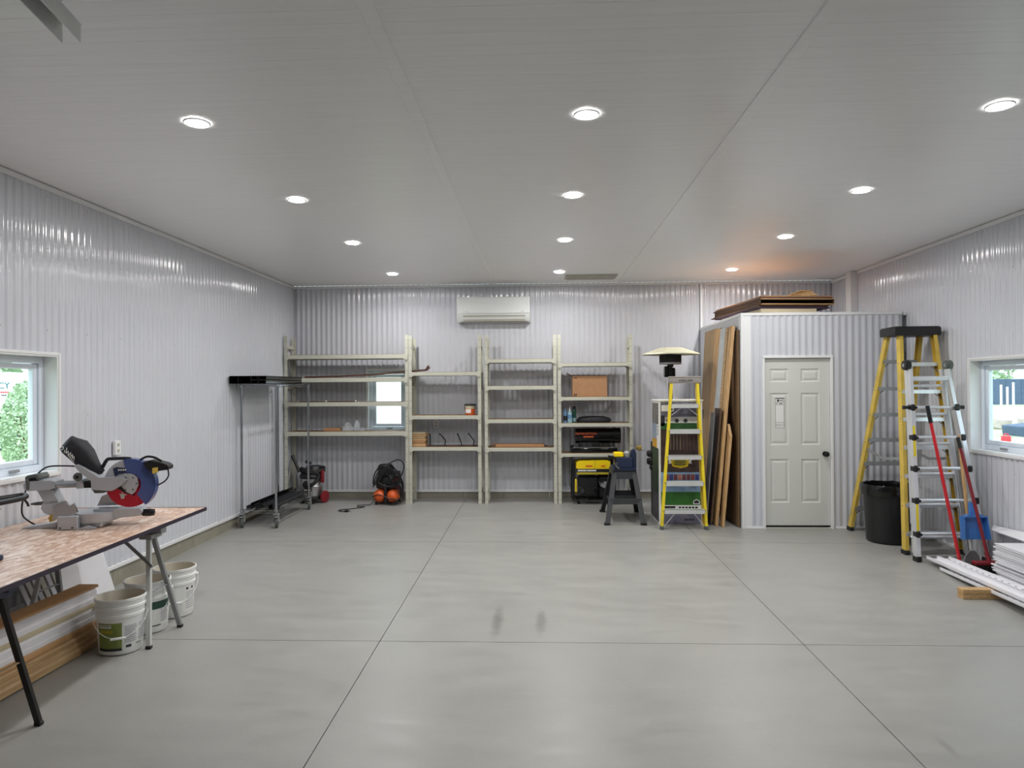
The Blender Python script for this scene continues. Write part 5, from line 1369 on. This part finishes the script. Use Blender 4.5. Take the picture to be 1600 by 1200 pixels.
# ------------------------------------------------------------------ sliding mitre saw
PHI = RAD(12); SO = Vector((-3.185, 4.56, ZTB+0.001)); K = 0.0043
r = thing('mitre_saw', SO, PHI, label='silver sliding mitre saw with red blade and blue guard on flake board table', cat='saw')
def U(x): return -0.045+0.00399*(x-105)+9e-7*(x-105)**2
def Vv(y): return max(0.0015, (820.5-y)*0.00444)
def poly(pts): return [(U(x), Vv(y)) for x, y in pts]
def pp(name, pts, d0, d1, mat, par=None, bev=0.0, **kw):
    b = MB(); b.prism(poly(pts), d0, d1)
    if bev: bmesh.ops.bevel(b.bm, geom=b.bm.edges[:], offset=bev, segments=2, affect='EDGES')
    return b.build(name, M[mat], par or r, ang=30, **kw)
b = MB(); b.span(-0.05, 0.078, 0, 0.30, 0, 0.094, 0.006); b.span(0.07, U(168), 0.05, 0.26, 0.0, Vv(805), 0.01); base = b.build('base', M['cast'], r)
b = MB(); b.cyl((-0.03, -0.002, 0.016), (-0.03, 0.002, 0.016), 0.006, seg=8); b.cyl((0.045, -0.002, 0.016), (0.045, 0.002, 0.016), 0.006, seg=8); b.build('base_bolt', M['ink'], base)
b = MB(); b.lathe([(0, Vv(812)), (0.135, Vv(812)), (0.14, Vv(806)), (0.14, Vv(798)), (0, Vv(797))], (U(150), 0.16, 0), None, 32); b.prism(poly([(150, 794), (222, 795), (225, 800), (222, 806), (195, 808), (150, 812)]), 0.10, 0.21); b.build('turntable', M['cast'], r)
pp('foot_arm', [(36, 822), (40, 818), (66, 815), (92, 812), (92, 820), (60, 824), (40, 825)], 0.10, 0.18, 'cast')
pp('front_foot', [(130, 821), (150, 815), (160, 819), (160, 824), (140, 827.4), (134, 827.4)], 0.0, 0.10, 'cast')
pp('fence_left', [(94, 806), (94, 782), (113, 777), (120, 785), (127, 781), (132, 795), (120, 799)], 0.03, 0.05, 'inox')
pp('fence_right', [(143, 793), (150, 778), (170, 770), (176, 772), (178, 793)], 0.24, 0.26, 'inox')
pp('rear_hinge', [(68, 790), (70, 782), (92, 778), (96, 783), (96, 800), (84, 802), (72, 796)], 0.10, 0.20, 'cast')
pp('tilt_column', [(62, 762), (85, 762), (96, 781), (74, 783)], 0.10, 0.20, 'cast')
b = MB()
for d in (0.11, 0.19): b.cyl((U(50), d, Vv(755)), (U(140), d, Vv(755)), 4.6*K, seg=16)
b.build('slide_rail', M['chrome'], r)
b = MB()
b.prism(poly([(44, 760), (42, 752), (48, 747), (85, 747), (92, 749), (92, 759), (84, 761), (50, 762)]), 0.08, 0.22); b.build('rail_housing', M['cast'], r)
pp('rear_grip', [(48, 760), (46, 741), (50, 738), (64, 736.5), (68, 742), (66, 746), (62, 741), (52, 742.5), (52, 760)], 0.075, 0.225, 'rubber', label='dark grey rear bracket')
pp('slide_bearing', [(126, 747), (135, 747), (137, 760), (126, 761)], 0.08, 0.22, 'cast')
b = MB(); q = Vector((0, 0, 1)).rotation_difference(Vector((0, -1, 0)))
b.lathe([(0.012, -0.01), (0.026, -0.01), (0.03, 0.0), (0.026, 0.012), (0.012, 0.012)], (U(129), 0.07, Vv(742)), q, 18)
for k in range(5): a = k*2*pi/5; b.bar((U(129), 0.07, Vv(742)), (U(129)+0.024*cos(a), 0.07, Vv(742)+0.024*sin(a)), 0.008, 0.008, (0, 1, 0))
b.cyl((U(129), 0.07, Vv(742)), (U(129), 0.12, Vv(742)), 0.01, seg=10); b.build('bevel_knob', M['rubber'], r, label='spoked dark knob')
pp('saw_arm', [(124, 725), (128, 723), (136, 727), (163, 744), (195, 744), (205, 748), (196, 757), (182, 765), (151, 762), (150, 748), (135, 737)], 0.06, 0.19, 'cast')
pp('arm_guard_plate', [(150, 761), (182, 764), (168, 768), (155, 768)], 0.07, 0.17, 'rubber')
pp('motor_link', [(137, 750), (151, 750), (151, 760), (137, 760)], 0.09, 0.2, 'blackm')
bc = (205, 757)
# blade
b = MB(); pts = []
for k in range(120):
    a = 2*pi*k/120; rr = 37.5*K*(1.0 if k % 2 else 0.975); pts.append((U(bc[0])+rr*cos(a), Vv(bc[1])+rr*sin(a)))
b.prism(pts, 0.128, 0.131); bl = b.build('blade', M['bladered'], r, label='red saw blade')
b = MB(); b.prism(poly([(190, 776), (188, 771), (192, 773), (191, 768), (195, 772), (201, 773), (196, 775), (196, 779), (191, 780)]), 0.1268, 0.128); b.build('blade_mark', M['paper'], bl, label='pale printed mark on blade')
# inner housing arc, hub plate, guard
def sector(cx_, cy_, ri, ro, a0, a1, n_=20, sx=1.0):
    P = []
    for k in range(n_+1): a = a0+(a1-a0)*k/n_; P.append((cx_+ro*cos(a)*sx, cy_-ro*sin(a)))
    for k in range(n_+1): a = a1+(a0-a1)*k/n_; P.append((cx_+ri*cos(a)*sx, cy_-ri*sin(a)))
    return P
b = MB(); b.prism(poly(sector(205, 757, 17, 39.5, RAD(78), RAD(172))), 0.10, 0.165); b.build('upper_housing', M['cast'], r)
b = MB(); b.prism(poly(sector(206, 757, 18, 40, RAD(-52), RAD(103), 28)), 0.095, 0.100); b.prism(poly(sector(206, 757, 38.5, 40.5, RAD(-52), RAD(103), 28)), 0.095, 0.165); b.prism(poly(sector(206, 757, 18, 40, RAD(-52), RAD(103), 28)), 0.16, 0.165)
b.build('blade_guard', M['guard'], r, label='translucent blue blade guard')
pp('guard_badge', [(181, 731), (186, 729), (204, 731), (204, 738), (190, 740), (184, 744)], 0.096, 0.0985, 'navy')
b = MB()
for k in range(4): b.prism(poly([(189+k*3.4, 732.4), (191.4+k*3.4, 732.4), (191.2+k*3.4, 734.6), (188.8+k*3.4, 734.6)]), 0.0945, 0.096)
b.build('badge_lettering', M['paper'], r)
b = MB(); b.prism(poly([(192, 752), (193, 743), (200, 739), (212, 740), (219, 746), (221, 757), (216, 768), (211, 772), (203, 768), (196, 760)]), 0.085, 0.095); hp = b.build('hub_plate', M['cast'], r, label='silver hub cover plate')
b = MB()
for k in range(6): a = k*pi/3; b.cyl((U(207)+11*K*cos(a), 0.083, Vv(755)+11*K*sin(a)), (U(207)+11*K*cos(a), 0.086, Vv(755)+11*K*sin(a)), 0.006, seg=8)
b.build('hub_screw', M['rubber'], hp, kind='stuff')
pp('pivot_block', [(181, 753), (192, 752), (203, 768), (212, 774), (200, 770), (188, 763), (180, 762)], 0.105, 0.127, 'black')
b = MB(); b.span(U(185), U(228), 0.17, 0.34, Vv(762), Vv(724), 0.03, 2); b.build('motor', M['navy'], r)
b = MB(); b.tube([(U(160), 0.15, Vv(730)), (U(167), 0.15, Vv(718.5)), (U(175), 0.15, Vv(717)), (U(202), 0.15, Vv(717)), (U(206), 0.15, Vv(722))], 0.012, 10, 3); b.build('carry_handle', M['black'], r)
pp('handle_housing', [(228, 722), (240, 719), (262, 725), (268, 729), (267, 735), (262, 734), (246, 738), (236, 735)], 0.07, 0.19, 'black', None, 0.004)
pp('trigger', [(244, 731), (252, 730), (252, 738), (244, 740)], 0.062, 0.08, 'yellow2', label='yellow trigger')
b = MB(); b.tube([(U(218), 0.13, Vv(721)), (U(230), 0.13, Vv(714.5)), (U(243), 0.13, Vv(716)), (U(254), 0.13, Vv(722))], 0.008, 8, 4); b.build('handle_loop', M['black'], r)
b = MB(); b.tube([(U(263), 0.13, Vv(734)), (U(264), 0.13, Vv(745)), (U(258), 0.13, Vv(754)), (U(247), 0.13, Vv(760))], 0.005, 8, 4); b.build('trigger_cable', M['black'], r)
b = MB(); b.cyl((U(224), 0.15, Vv(803)), (U(219), 0.15, Vv(803)), 0.014, seg=12); b.lathe([(0, 0), (0.018, 0), (0.025, 0.012), (0.026, 0.06), (0.022, 0.082), (0, 0.085)], (U(221), 0.15, Vv(803)), Vector((0, 0, 1)).rotation_difference(Vector((1, 0, 0))), 18); b.build('lock_knob', M['black'], r, label='black mitre lock knob')
pp('mitre_lever', [(196, 806), (200, 802), (214, 804), (216, 806), (214, 808), (200, 808)], 0.13, 0.16, 'yellow2', label='yellow mitre lever')
pp('depth_clamp', [(84, 803), (88, 798), (92, 798), (92, 808), (86, 810)], 0.06, 0.1, 'yellow2', label='yellow rear clamp')
# dust bag: a soft sleeve
secs = [((158, 739), 6, 0.03), ((148, 730), 10, 0.05), ((133, 714), 17, 0.065), ((120, 701), 18, 0.075), ((109, 694), 15, 0.07), ((104, 690), 13.5, 0.04)]
dirv = Vector((54, 49)).normalized(); nrmv = Vector((-dirv.y, dirv.x))
b = MB(); rows = []
for (cx_, cy_), hw, dp in secs:
    row = []
    for k in range(20):
        a = 2*pi*k/20; ca = cos(a); sa_ = sin(a)
        ca = math.copysign(abs(ca)**0.6, ca); sa_ = math.copysign(abs(sa_)**0.8, sa_)
        wv = 1+0.05*sin(3*a+cx_)
        row.append((U(cx_+nrmv.x*hw*ca*wv), 0.15+dp*sa_*wv, Vv(cy_+nrmv.y*hw*ca*wv)))
    rows.append(row)
for row in rows: row.append(row[0])
b.grid(rows); bmesh.ops.remove_doubles(b.bm, verts=b.bm.verts, dist=1e-6)
bmesh.ops.holes_fill(b.bm, edges=[e for e in b.bm.edges if e.is_boundary])
bg_ = b.build('dust_bag', M['bag'], r, ang=70, label='black fabric dust bag')
b = MB()
def stroke(pts): b.tube([(U(x), 0.15-0.0785, Vv(y)) for x, y in pts], 0.0022, 5, 3)
stroke([(103, 697), (105, 695), (107, 697), (105, 700), (103, 699)]); stroke([(109, 700), (108, 704), (111, 703)]); stroke([(112, 697), (111, 706), (114, 702), (115, 709), (118, 704), (118, 711), (121, 707), (120, 714), (123, 710), (123, 716)]); stroke([(113, 707), (118, 714), (123, 719)])
b.build('bag_script', M['paper'], bg_, label='white script strokes')
b = MB(); b.tube([(U(126), 0.15, Vv(728)), (U(95), 0.16, Vv(726.5)), (U(70), 0.17, Vv(728)), (U(55), 0.17, Vv(738)), (U(42), 0.16, Vv(752)), (U(33), 0.15, Vv(780)), (U(34), 0.14, Vv(800)), (U(38), 0.2, Vv(813)), (U(45), 0.22, 0.007)], 0.0055, 8, 5); b.build('power_cord', M['black'], r)
b = MB(); b.lathe([(0, 0), (0.014, 0), (0.012, 0.07), (0.006, 0.10), (0, 0.10)], (U(72), 0.15, Vv(783)), Vector((0, 0, 1)).rotation_difference(Vector((-1, 0, -0.05)).normalized()), 12); b.build('bevel_lever', M['rubber'], r)

# tool at the left edge of the picture: only its looped handle shows
r = thing('power_tool', (-3.42, 3.86, ZTB), label='power tool at left edge with black looped handle reaching into view', cat='tool')
b = MB(); b.span(-3.60, -3.30, 3.70, 3.95, ZTB+0.001, ZTB+0.17, 0.02, 2); b.build('tool_body', M['cast'], r, True)
b = MB(); b.span(-3.42, -3.34, 3.80, 3.90, ZTB+0.17, ZTB+0.29, 0.01); b.build('tool_neck', M['navy'], r, True)
b = MB(); b.tube([(-3.38, 3.85, ZTB+0.27), (-3.30, 3.90, ZTB+0.262), (-3.21, 4.06, ZTB+0.272), (-3.165, 4.165, ZTB+0.283), (-3.20, 4.20, ZTB+0.292), (-3.26, 4.12, ZTB+0.288), (-3.35, 3.95, ZTB+0.285), (-3.39, 3.87, ZTB+0.28)], 0.016, 10, 5); b.tube([(-3.175, 4.17, ZTB+0.28), (-3.165, 4.19, ZTB+0.245), (-3.16, 4.195, ZTB+0.225)], 0.007, 8); b.build('looped_handle', M['black'], r, True, label='black padded loop handle')
b = MB(); b.lathe([(0, 0), (0.05, 0), (0.05, 0.14), (0.02, 0.17), (0, 0.17)], (-3.30, 4.0, ZTB+0.001), None, 16); tag(b.build('clear_bottle', M['clear']), 'clear plastic bottle at left edge of the table', 'bottle')
b = MB(); b.lathe([(0, 0), (0.028, 0), (0.033, 0.012), (0.028, 0.03), (0, 0.034)], (-3.005, 3.745, ZTB+0.001), None, 16); tag(b.build('clamp_knob', M['navy']), 'dark blue round knob lying on table at left edge', 'knob')

# ------------------------------------------------------------------ pails
def pail(label, x, y, rz, parts):
    z = zf(y)+0.002
    r = thing('bucket', (x, y, z), rz, label=label, cat='bucket', group='white plastic buckets')
    b = MB(); b.lathe([(0, 0.002), (0.128, 0.002), (0.132, 0.01), (0.143, 0.24), (0.150, 0.245), (0.150, 0.262), (0.145, 0.266), (0.147, 0.295), (0.154, 0.30), (0.154, 0.315), (0.148, 0.32), (0.150, 0.345), (0.157, 0.35), (0.157, 0.366), (0.150, 0.368), (0.147, 0.362)], seg=40); bo = b.build('pail_body', M['pail'], r)
    b = MB(); b.lathe([(0.1475, 0.364), (0.140, 0.2), (0.127, 0.02), (0, 0.018)], seg=40); b.build('pail_inside', M['pailin'], bo, label='stained pail inside')
    b = MB(); b.lathe([(0, 0), (0.013, 0), (0.013, 0.016), (0, 0.016)], (0.152, 0, 0.29), Vector((0, 0, 1)).rotation_difference(Vector((1, 0, 0))), 10); b.lathe([(0, 0), (0.013, 0), (0.013, 0.016), (0, 0.016)], (-0.152, 0, 0.29), Vector((0, 0, 1)).rotation_difference(Vector((-1, 0, 0))), 10); b.build('ear', M['pail'], bo)
    P = [(0.168*cos(a), -0.168*sin(a)*0.98, 0.285-0.165*sin(a)) for a in [pi*k/14 for k in range(15)]]
    b = MB(); b.tube(P, 0.002, 6); b.cyl((-0.045, -0.1655, 0.1215), (0.045, -0.1655, 0.1215), 0.009, seg=10); b.build('wire_bail', M['pail'], r)
    for nm, a0, a1, z0, z1, mt, lift in parts:
        b = MB(); n_ = 16; rows = []
        for zz in (z0, z1):
            rr = 0.132+(0.143-0.132)*(zz-0.01)/0.23+0.0008+lift*0.0007
            rows.append([(rr*cos(RAD(a0+(a1-a0)*k/n_)), rr*sin(RAD(a0+(a1-a0)*k/n_)), zz) for k in range(n_+1)])
        b.grid(rows); b.build(nm, M[mt], bo)
    return r
def lines(a0, a1, zs, mt='inkg', h=0.006): return [('label_line', a0+rnd.uniform(0, 1), a1-rnd.uniform(0, 6), z, z+h, mt, 1) for z in zs]
pail('white bucket with green label in front, nearest of three under table', -2.84, 4.62, RAD(26),
     [('label_panel', -150, -82, 0.045, 0.215, 'green', 0), ('label_base', -150, -82, 0.03, 0.048, 'ink', 1), ('label_box', -144, -108, 0.185, 0.205, 'paper', 1), ('label_box', -140, -104, 0.15, 0.168, 'olive', 1), ('label_name', -142, -110, 0.195, 0.2, 'ink', 2)]
     + lines(-76, -42, [0.08+0.013*k for k in range(9)]) + lines(-36, -6, [0.08+0.013*k for k in range(9)]) + [('bar_code', -72, -58, 0.045, 0.062, 'ink', 1), ('bar_code', -44, -26, 0.055, 0.06, 'ink', 1)])
pail('white bucket with dark green band, middle of three under table', -2.87, 4.995, RAD(20),
     [('label_band', -100, -8, 0.17, 0.225, 'dgreen', 0), ('label_sheet', -100, -8, 0.045, 0.168, 'paper', 0), ('label_rule', -72, -42, 0.048, 0.056, 'ink', 1), ('label_emblem', -80, -70, 0.15, 0.195, 'ink', 1)]
     + lines(-44, -14, [0.075+0.014*k for k in range(7)]) + [('label_line', -110, -96, 0.06+0.03*k, 0.068+0.03*k, 'red', 1) for k in range(5)])
pail('white bucket with fine grey print, farthest of three under table', -2.845, 5.325, RAD(30),
     [('label_sheet', -70, -2, 0.04, 0.23, 'paper', 0), ('label_emblem', -58, -50, 0.205, 0.222, 'ink', 1), ('label_emblem', -38, -30, 0.205, 0.222, 'ink', 1), ('label_edge', 0, 8, 0.13, 0.23, 'ink', 1)] + lines(-58, -14, [0.06+0.017*k for k in range(8)]))

# ------------------------------------------------------------------ trim boards stacked under the table
mats_ = ('oak', 'oak', 'oak', 'card2', 'siding', 'siding', 'beige', 'siding', 'siding', 'card2')
names_ = ('lowest light oak trim board', 'oak trim board second from the floor', 'oak trim board third from the floor', 'tan trim board just below the white ones', 'lowest white trim board', 'second white trim board', 'beige trim board between white ones', 'white trim board above the beige one', 'uppermost white trim board', 'topmost tan trim strip')
z = zf(4.72)+0.001
for k, mt in enumerate(mats_):
    h = (0.05, 0.028, 0.036, 0.034, 0.036, 0.044, 0.03, 0.04, 0.046, 0.018)[k]
    x1 = -3.035-0.012*k-(0.0 if k < 3 else 0.02); x0 = -3.36+0.006*k
    r = thing('trim_board', ((x0+x1)/2, 3.2, z), label=names_[k]+' in the long stack under table', cat='board', group='long trim boards under the table')
    b = MB(); y1 = 4.88-0.02*(k % 3); y0 = 2.2; e = 0.012
    sl = 0.012
    V = []
    for zz, ex in ((z, 0.0), (z+h*0.7, 0.0), (z+h-0.001, -0.010)):
        for x, y in ((x0, y0), (x1+ex-0.05, y0), (x1+ex, y1), (x0, y1)): V.append(b.bm.verts.new((x, y, zz)))
    for q_ in ((3, 2, 1, 0), (8, 9, 10, 11)): b.bm.faces.new([V[i] for i in q_])
    for o_ in (0, 4):
        for i in range(4): j = (i+1) % 4; b.bm.faces.new((V[o_+i], V[o_+j], V[o_+4+j], V[o_+4+i]))
    b.build('board_body', M[mt], r, True); z += h
# white sheets and slats leaning on the wall behind
def lean_left(label, y0, y1, xb, zt, mat, th=0.01, group='white boards leaning on left wall', xt=None, skew=0.0):
    xt = XL+0.012 if xt is None else xt
    r = thing('leaning_sheet', (xb, y0, zf(y0)), label=label, cat='board', group=group)
    b = MB(); P0 = Vector((xb, 0, zf(y0)+0.003)); P1 = Vector((xt, 0, zt)); d = (P1-P0).normalized(); nn = Vector((d.z, 0, -d.x))*th
    V = []
    for o in (Vector((0, 0, 0)), nn): V += [b.bm.verts.new(P0+o+Vector((0, y0, 0))), b.bm.verts.new(P0+o+Vector((0, y1, 0))), b.bm.verts.new(P1+o+Vector((0, y1+skew, 0))), b.bm.verts.new(P1+o+Vector((0, y0+skew, 0)))]
    for q_ in ((0, 1, 2, 3), (4, 5, 6, 7), (0, 1, 5, 4), (1, 2, 6, 5), (2, 3, 7, 6), (3, 0, 4, 7)): b.bm.faces.new([V[i] for i in q_])
    for v in b.bm.verts: v.co.z = max(v.co.z, zf(v.co.y)+0.002)
    b.build('sheet_body', M[mat], r, True); return r
lean_left('large white sheet leaning on left wall behind the nearest bucket', 5.18, 5.76, -3.585, 0.66, 'siding', skew=-0.05)
wn = ('first', 'second', 'third', 'fourth', 'fifth', 'sixth')
for k in range(6):
    lean_left('narrow pale slat leaning on left wall, %s to the left of large white sheet' % wn[k], 5.13-0.065*k, 5.172-0.065*k, -3.56+0.004*k, 0.70-0.01*k, 'sidedge' if k % 2 else 'acg', 0.02, skew=-0.10)
lean_left('single white slat leaning on left wall, apart at left of the narrow slats', 4.56, 4.60, -3.57, 0.72, 'siding', 0.012)
lean_left('wide pale sheet leaning on left wall behind the black sawhorse leg', 3.75, 4.46, -3.60, 0.72, 'acg', 0.01)

# ------------------------------------------------------------------ outside the windows
GZ = -0.12
b = MB(); b.grid([[(-90, -40, GZ), (90, -40, GZ)], [(-90, 110, GZ), (90, 110, GZ)]]); b.build('ground', M['grass'], kind='structure', fix=False)
def shrub(name, label, x, y, rx, rz_, n_, trunk=0.0, leaf=0.16, cat='shrub', group=None, ry=None):
    ry = rx if ry is None else ry
    r = thing(name, (x, y, GZ), label=label, cat=cat, group=group)
    b = MB()
    for k in range(n_):
        while True:
            p = Vector((rnd.uniform(-1, 1), rnd.uniform(-1, 1), rnd.uniform(-1, 1)))
            if p.length < 1: break
        p = p.normalized()*(0.55+0.45*p.length)
        p = Vector((x+p.x*rx, y+p.y*ry, GZ+trunk+rz_+p.z*rz_))
        s = leaf*rnd.uniform(0.6, 1.4); e1 = Vector((rnd.uniform(-1, 1), rnd.uniform(-1, 1), rnd.uniform(-1, 1))).normalized(); e2 = e1.orthogonal().normalized()*0.6
        b.bm.faces.new([b.bm.verts.new(p+e1*s), b.bm.verts.new(p+e2*s), b.bm.verts.new(p-e1*s), b.bm.verts.new(p-e2*s)])
    b.build('foliage', M['leaf'], r, True, fix=False, kind='stuff')
    b = MB(); b.cyl((x, y, GZ), (x, y, GZ+trunk+rz_), 0.05+0.04*rx, 0.03, 8)
    for k in range(4): a = k*1.7; b.cyl((x, y, GZ+trunk+rz_*0.4), (x+rx*0.6*cos(a), y+ry*0.6*sin(a), GZ+trunk+rz_*1.3), 0.03, 0.012, 6)
    b.build('stem', M['ply'], r, True); return r
shrub('garden_shrub', 'pale green leafy shrub right outside the left window', -11.02, 14.6, 0.42, 1.08, 4200, 0, 0.04, ry=0.6)
for k, (x, y, h) in enumerate(((-42, 50, 4.6), (-35, 53, 4.2), (-28, 56, 4.8), (-49, 46, 5))):
    shrub('far_tree', ('second distant tree', 'third distant tree', 'rightmost distant tree', 'leftmost distant tree')[k]+' behind the white truck outside left window', x, y, 3.1, h/2, 500, 0.3, 0.5, 'tree', 'trees behind the white truck')
r = thing('box_truck', (-30, 36, GZ), label='white box truck with teal letters outside left window', cat='truck')
b = MB(); b.span(-34.5, -28.0, 36, 38.4, 0.45, 2.8, 0.05); b.build('cargo_box', M['truck'], r, True)
b = MB(); b.span(-36.3, -34.6, 36.1, 38.3, 0.35, 2.0, 0.2, 2); b.build('cab', M['truck'], r, True)
b = MB()
for x in (-29.3, -35.4):
    for y in (36.15, 38.2): b.cyl((x, y-0.14, GZ+0.45), (x, y+0.14, GZ+0.45), 0.45, seg=18)
b.build('wheel', M['blackm'], r, True)
text('lettering', 'CY', 0.48, T(-28.45, 35.985, 2.08) @ FACE_Y @ Matrix.Shear('XZ', 4, (0, 0)), M['teal'], r, ext=0.01)
b = MB()
for k in range(7): b.box((-28.95+k*0.12, 35.985, 1.74), (0.08, 0.02, 0.08))
b.build('small_lettering', M['canred'], r, True, label='small red lettering')
b = MB()
for k in range(3): b.box((-28.55+k*0.1, 35.985, 1.58), (0.06, 0.02, 0.07))
b.build('lettering_row', M['ink'], r, True)
b = MB(); b.box((-17.5, 22, 0.35), (1.4, 0.5, 0.18), None, 0.05); b.box((-17.5, 22, 0.1), (0.2, 0.2, 0.44)); tag(b.build('lawn_bench', M['navy']), 'dark bench on the lawn outside left window', 'bench')
# right side yard
r = thing('yard_fence', (46, 70, GZ), label='dark blue grey fence far across the yard outside right window', cat='fence')
for k in range(12):
    b = MB(); x = 38+k*1.5; b.span(x, x+1.47, 70, 70.08, GZ, 2.38); b.build('fence_panel', M['fence'], r, True)
for k, (x, y, h) in enumerate(((44, 80, 6), (52.5, 86, 7), (61, 81, 6.4), (70, 88, 7))):
    shrub('far_tree', ('leftmost distant tree', 'second distant tree', 'third distant tree', 'rightmost distant tree')[k]+' above the dark fence outside right window', x, y, 4.0, h/2, 600, 0.4, 0.5, 'tree', 'trees behind the dark fence')
for k, (x, h) in enumerate(((29.0, 1.72), (29.38, 1.58), (29.75, 1.86))):
    b = MB(); b.span(x-0.05, x+0.05, 45, 45.1, GZ, h+0.1, 0.01); tag(b.build('white_post', M['truck']), ('left', 'middle', 'right')[k]+'most of three white posts before the dark fence' if k != 1 else 'middle of three white posts before the dark fence', 'post', 'white posts in the yard')
b = MB()
for k in range(9):
    x = 20.2+0.75*k; y = 31+rnd.uniform(-1, 1.5); b.box((x, y, GZ+0.25), (0.7, 0.5, 0.5+0.3*rnd.random()), Matrix.Rotation(rnd.uniform(-.5, .5), 3, 'Z') @ Matrix.Rotation(rnd.uniform(-.2, .2), 3, 'X'), 0.08)
tag(b.build('rubble', M['rubble']), 'pale rubble heap lying in the yard outside right window', 'rubble', kind='stuff')
b = MB(); b.box((19.4, 27.0, 0.16), (3.0, 1.6, 0.5), Matrix.Rotation(-0.1, 3, 'Y'), 0.03); tag(b.build('slate_slab', M['fence']), 'dark slate coloured slab lying in the yard', 'slab')
b = MB(); b.bar((18.9, 26.0, GZ), (18.35, 26.0, 1.42), 0.42, 0.05, (0, 1, 0)); tag(b.build('white_plank', M['truck']), 'white plank leaning in the yard over the dark slab', 'plank')
r = thing('fuel_can', (14.95, 23, GZ), label='red fuel can on ground outside right window', cat='can')
b = MB(); b.span(14.83, 15.07, 22.92, 23.1, GZ, GZ+0.3, 0.03, 2); b.build('can_body', M['canred'], r, True)
b = MB(); b.tube([(14.88, 23, GZ+0.3), (14.89, 23, GZ+0.36), (15.0, 23, GZ+0.36), (15.02, 23, GZ+0.3)], 0.015, 8, 3); b.build('can_handle', M['canred'], r, True)
# neighbour's white shed behind the back window
r = thing('white_shed', (-6, 24, GZ), label='white sided shed outside the back window', cat='shed')
for k in range(18):
    b = MB(); z = GZ+0.2*k; b.bar((-10.5, 24.012, z+0.1), (-0.5, 24.012, z+0.1), 0.02, 0.198, (0, -0.03, 1)); b.build('siding_board', M['truck'], r, True)
b = MB(); b.span(-10.5, -0.5, 24.03, 27.0, GZ, GZ+3.6); b.build('shed_body', M['truck'], r, True)

# ------------------------------------------------------------------ part any mesh whose pieces lie clear of one another
KEEP = ('letter', 'label', 'print', 'script', 'caption', 'wall_core', 'notice', 'hose', 'frame_bolt')
for o in list(COL.objects):
    if o.type != 'MESH' or o.parent is None or o.data.users > 1 or o.get('kind') or any(k in o.name for k in KEEP) or len(o.data.vertices) > 6000: continue
    me = o.data; n_ = len(me.vertices); par = list(range(n_))
    def find(i):
        while par[i] != i: par[i] = par[par[i]]; i = par[i]
        return i
    for e in me.edges:
        a, c = find(e.vertices[0]), find(e.vertices[1])
        if a != c: par[a] = c
    isl = {}
    for i in range(n_): isl.setdefault(find(i), []).append(i)
    if len(isl) < 2: continue
    keys = list(isl); bb = {}
    for k in keys:
        P = [me.vertices[i].co for i in isl[k]]
        bb[k] = ([min(p[j] for p in P)-0.003 for j in range(3)], [max(p[j] for p in P)+0.003 for j in range(3)])
    gp = {k: k for k in keys}
    def gf(k):
        while gp[k] != k: k = gp[k]
        return k
    for i, a in enumerate(keys):
        for c in keys[i+1:]:
            if all(bb[a][0][j] <= bb[c][1][j] and bb[c][0][j] <= bb[a][1][j] for j in range(3)):
                ra, rc = gf(a), gf(c)
                if ra != rc: gp[ra] = rc
    groups = {}
    for k in keys: groups.setdefault(gf(k), []).extend(isl[k])
    if not 2 <= len(groups) <= 40: continue
    own = {}
    for gi, vsx in enumerate(groups.values()):
        for v in vsx: own[v] = gi
    base_name = o.name.split('.')[0]
    first_mesh = None
    for gi in range(len(groups)):
        bm = bmesh.new(); bm.from_mesh(me); bm.verts.ensure_lookup_table()
        bmesh.ops.delete(bm, geom=[v for v in bm.verts if own[v.index] != gi], context='VERTS')
        m2 = bpy.data.meshes.new(base_name); bm.to_mesh(m2); bm.free()
        for mt in me.materials:
            if not m2.materials: m2.materials.append(mt)
        if gi == 0: first_mesh = m2
        else:
            c = o.copy(); c.data = m2; c.name = base_name; COL.objects.link(c)
    o.data = first_mesh
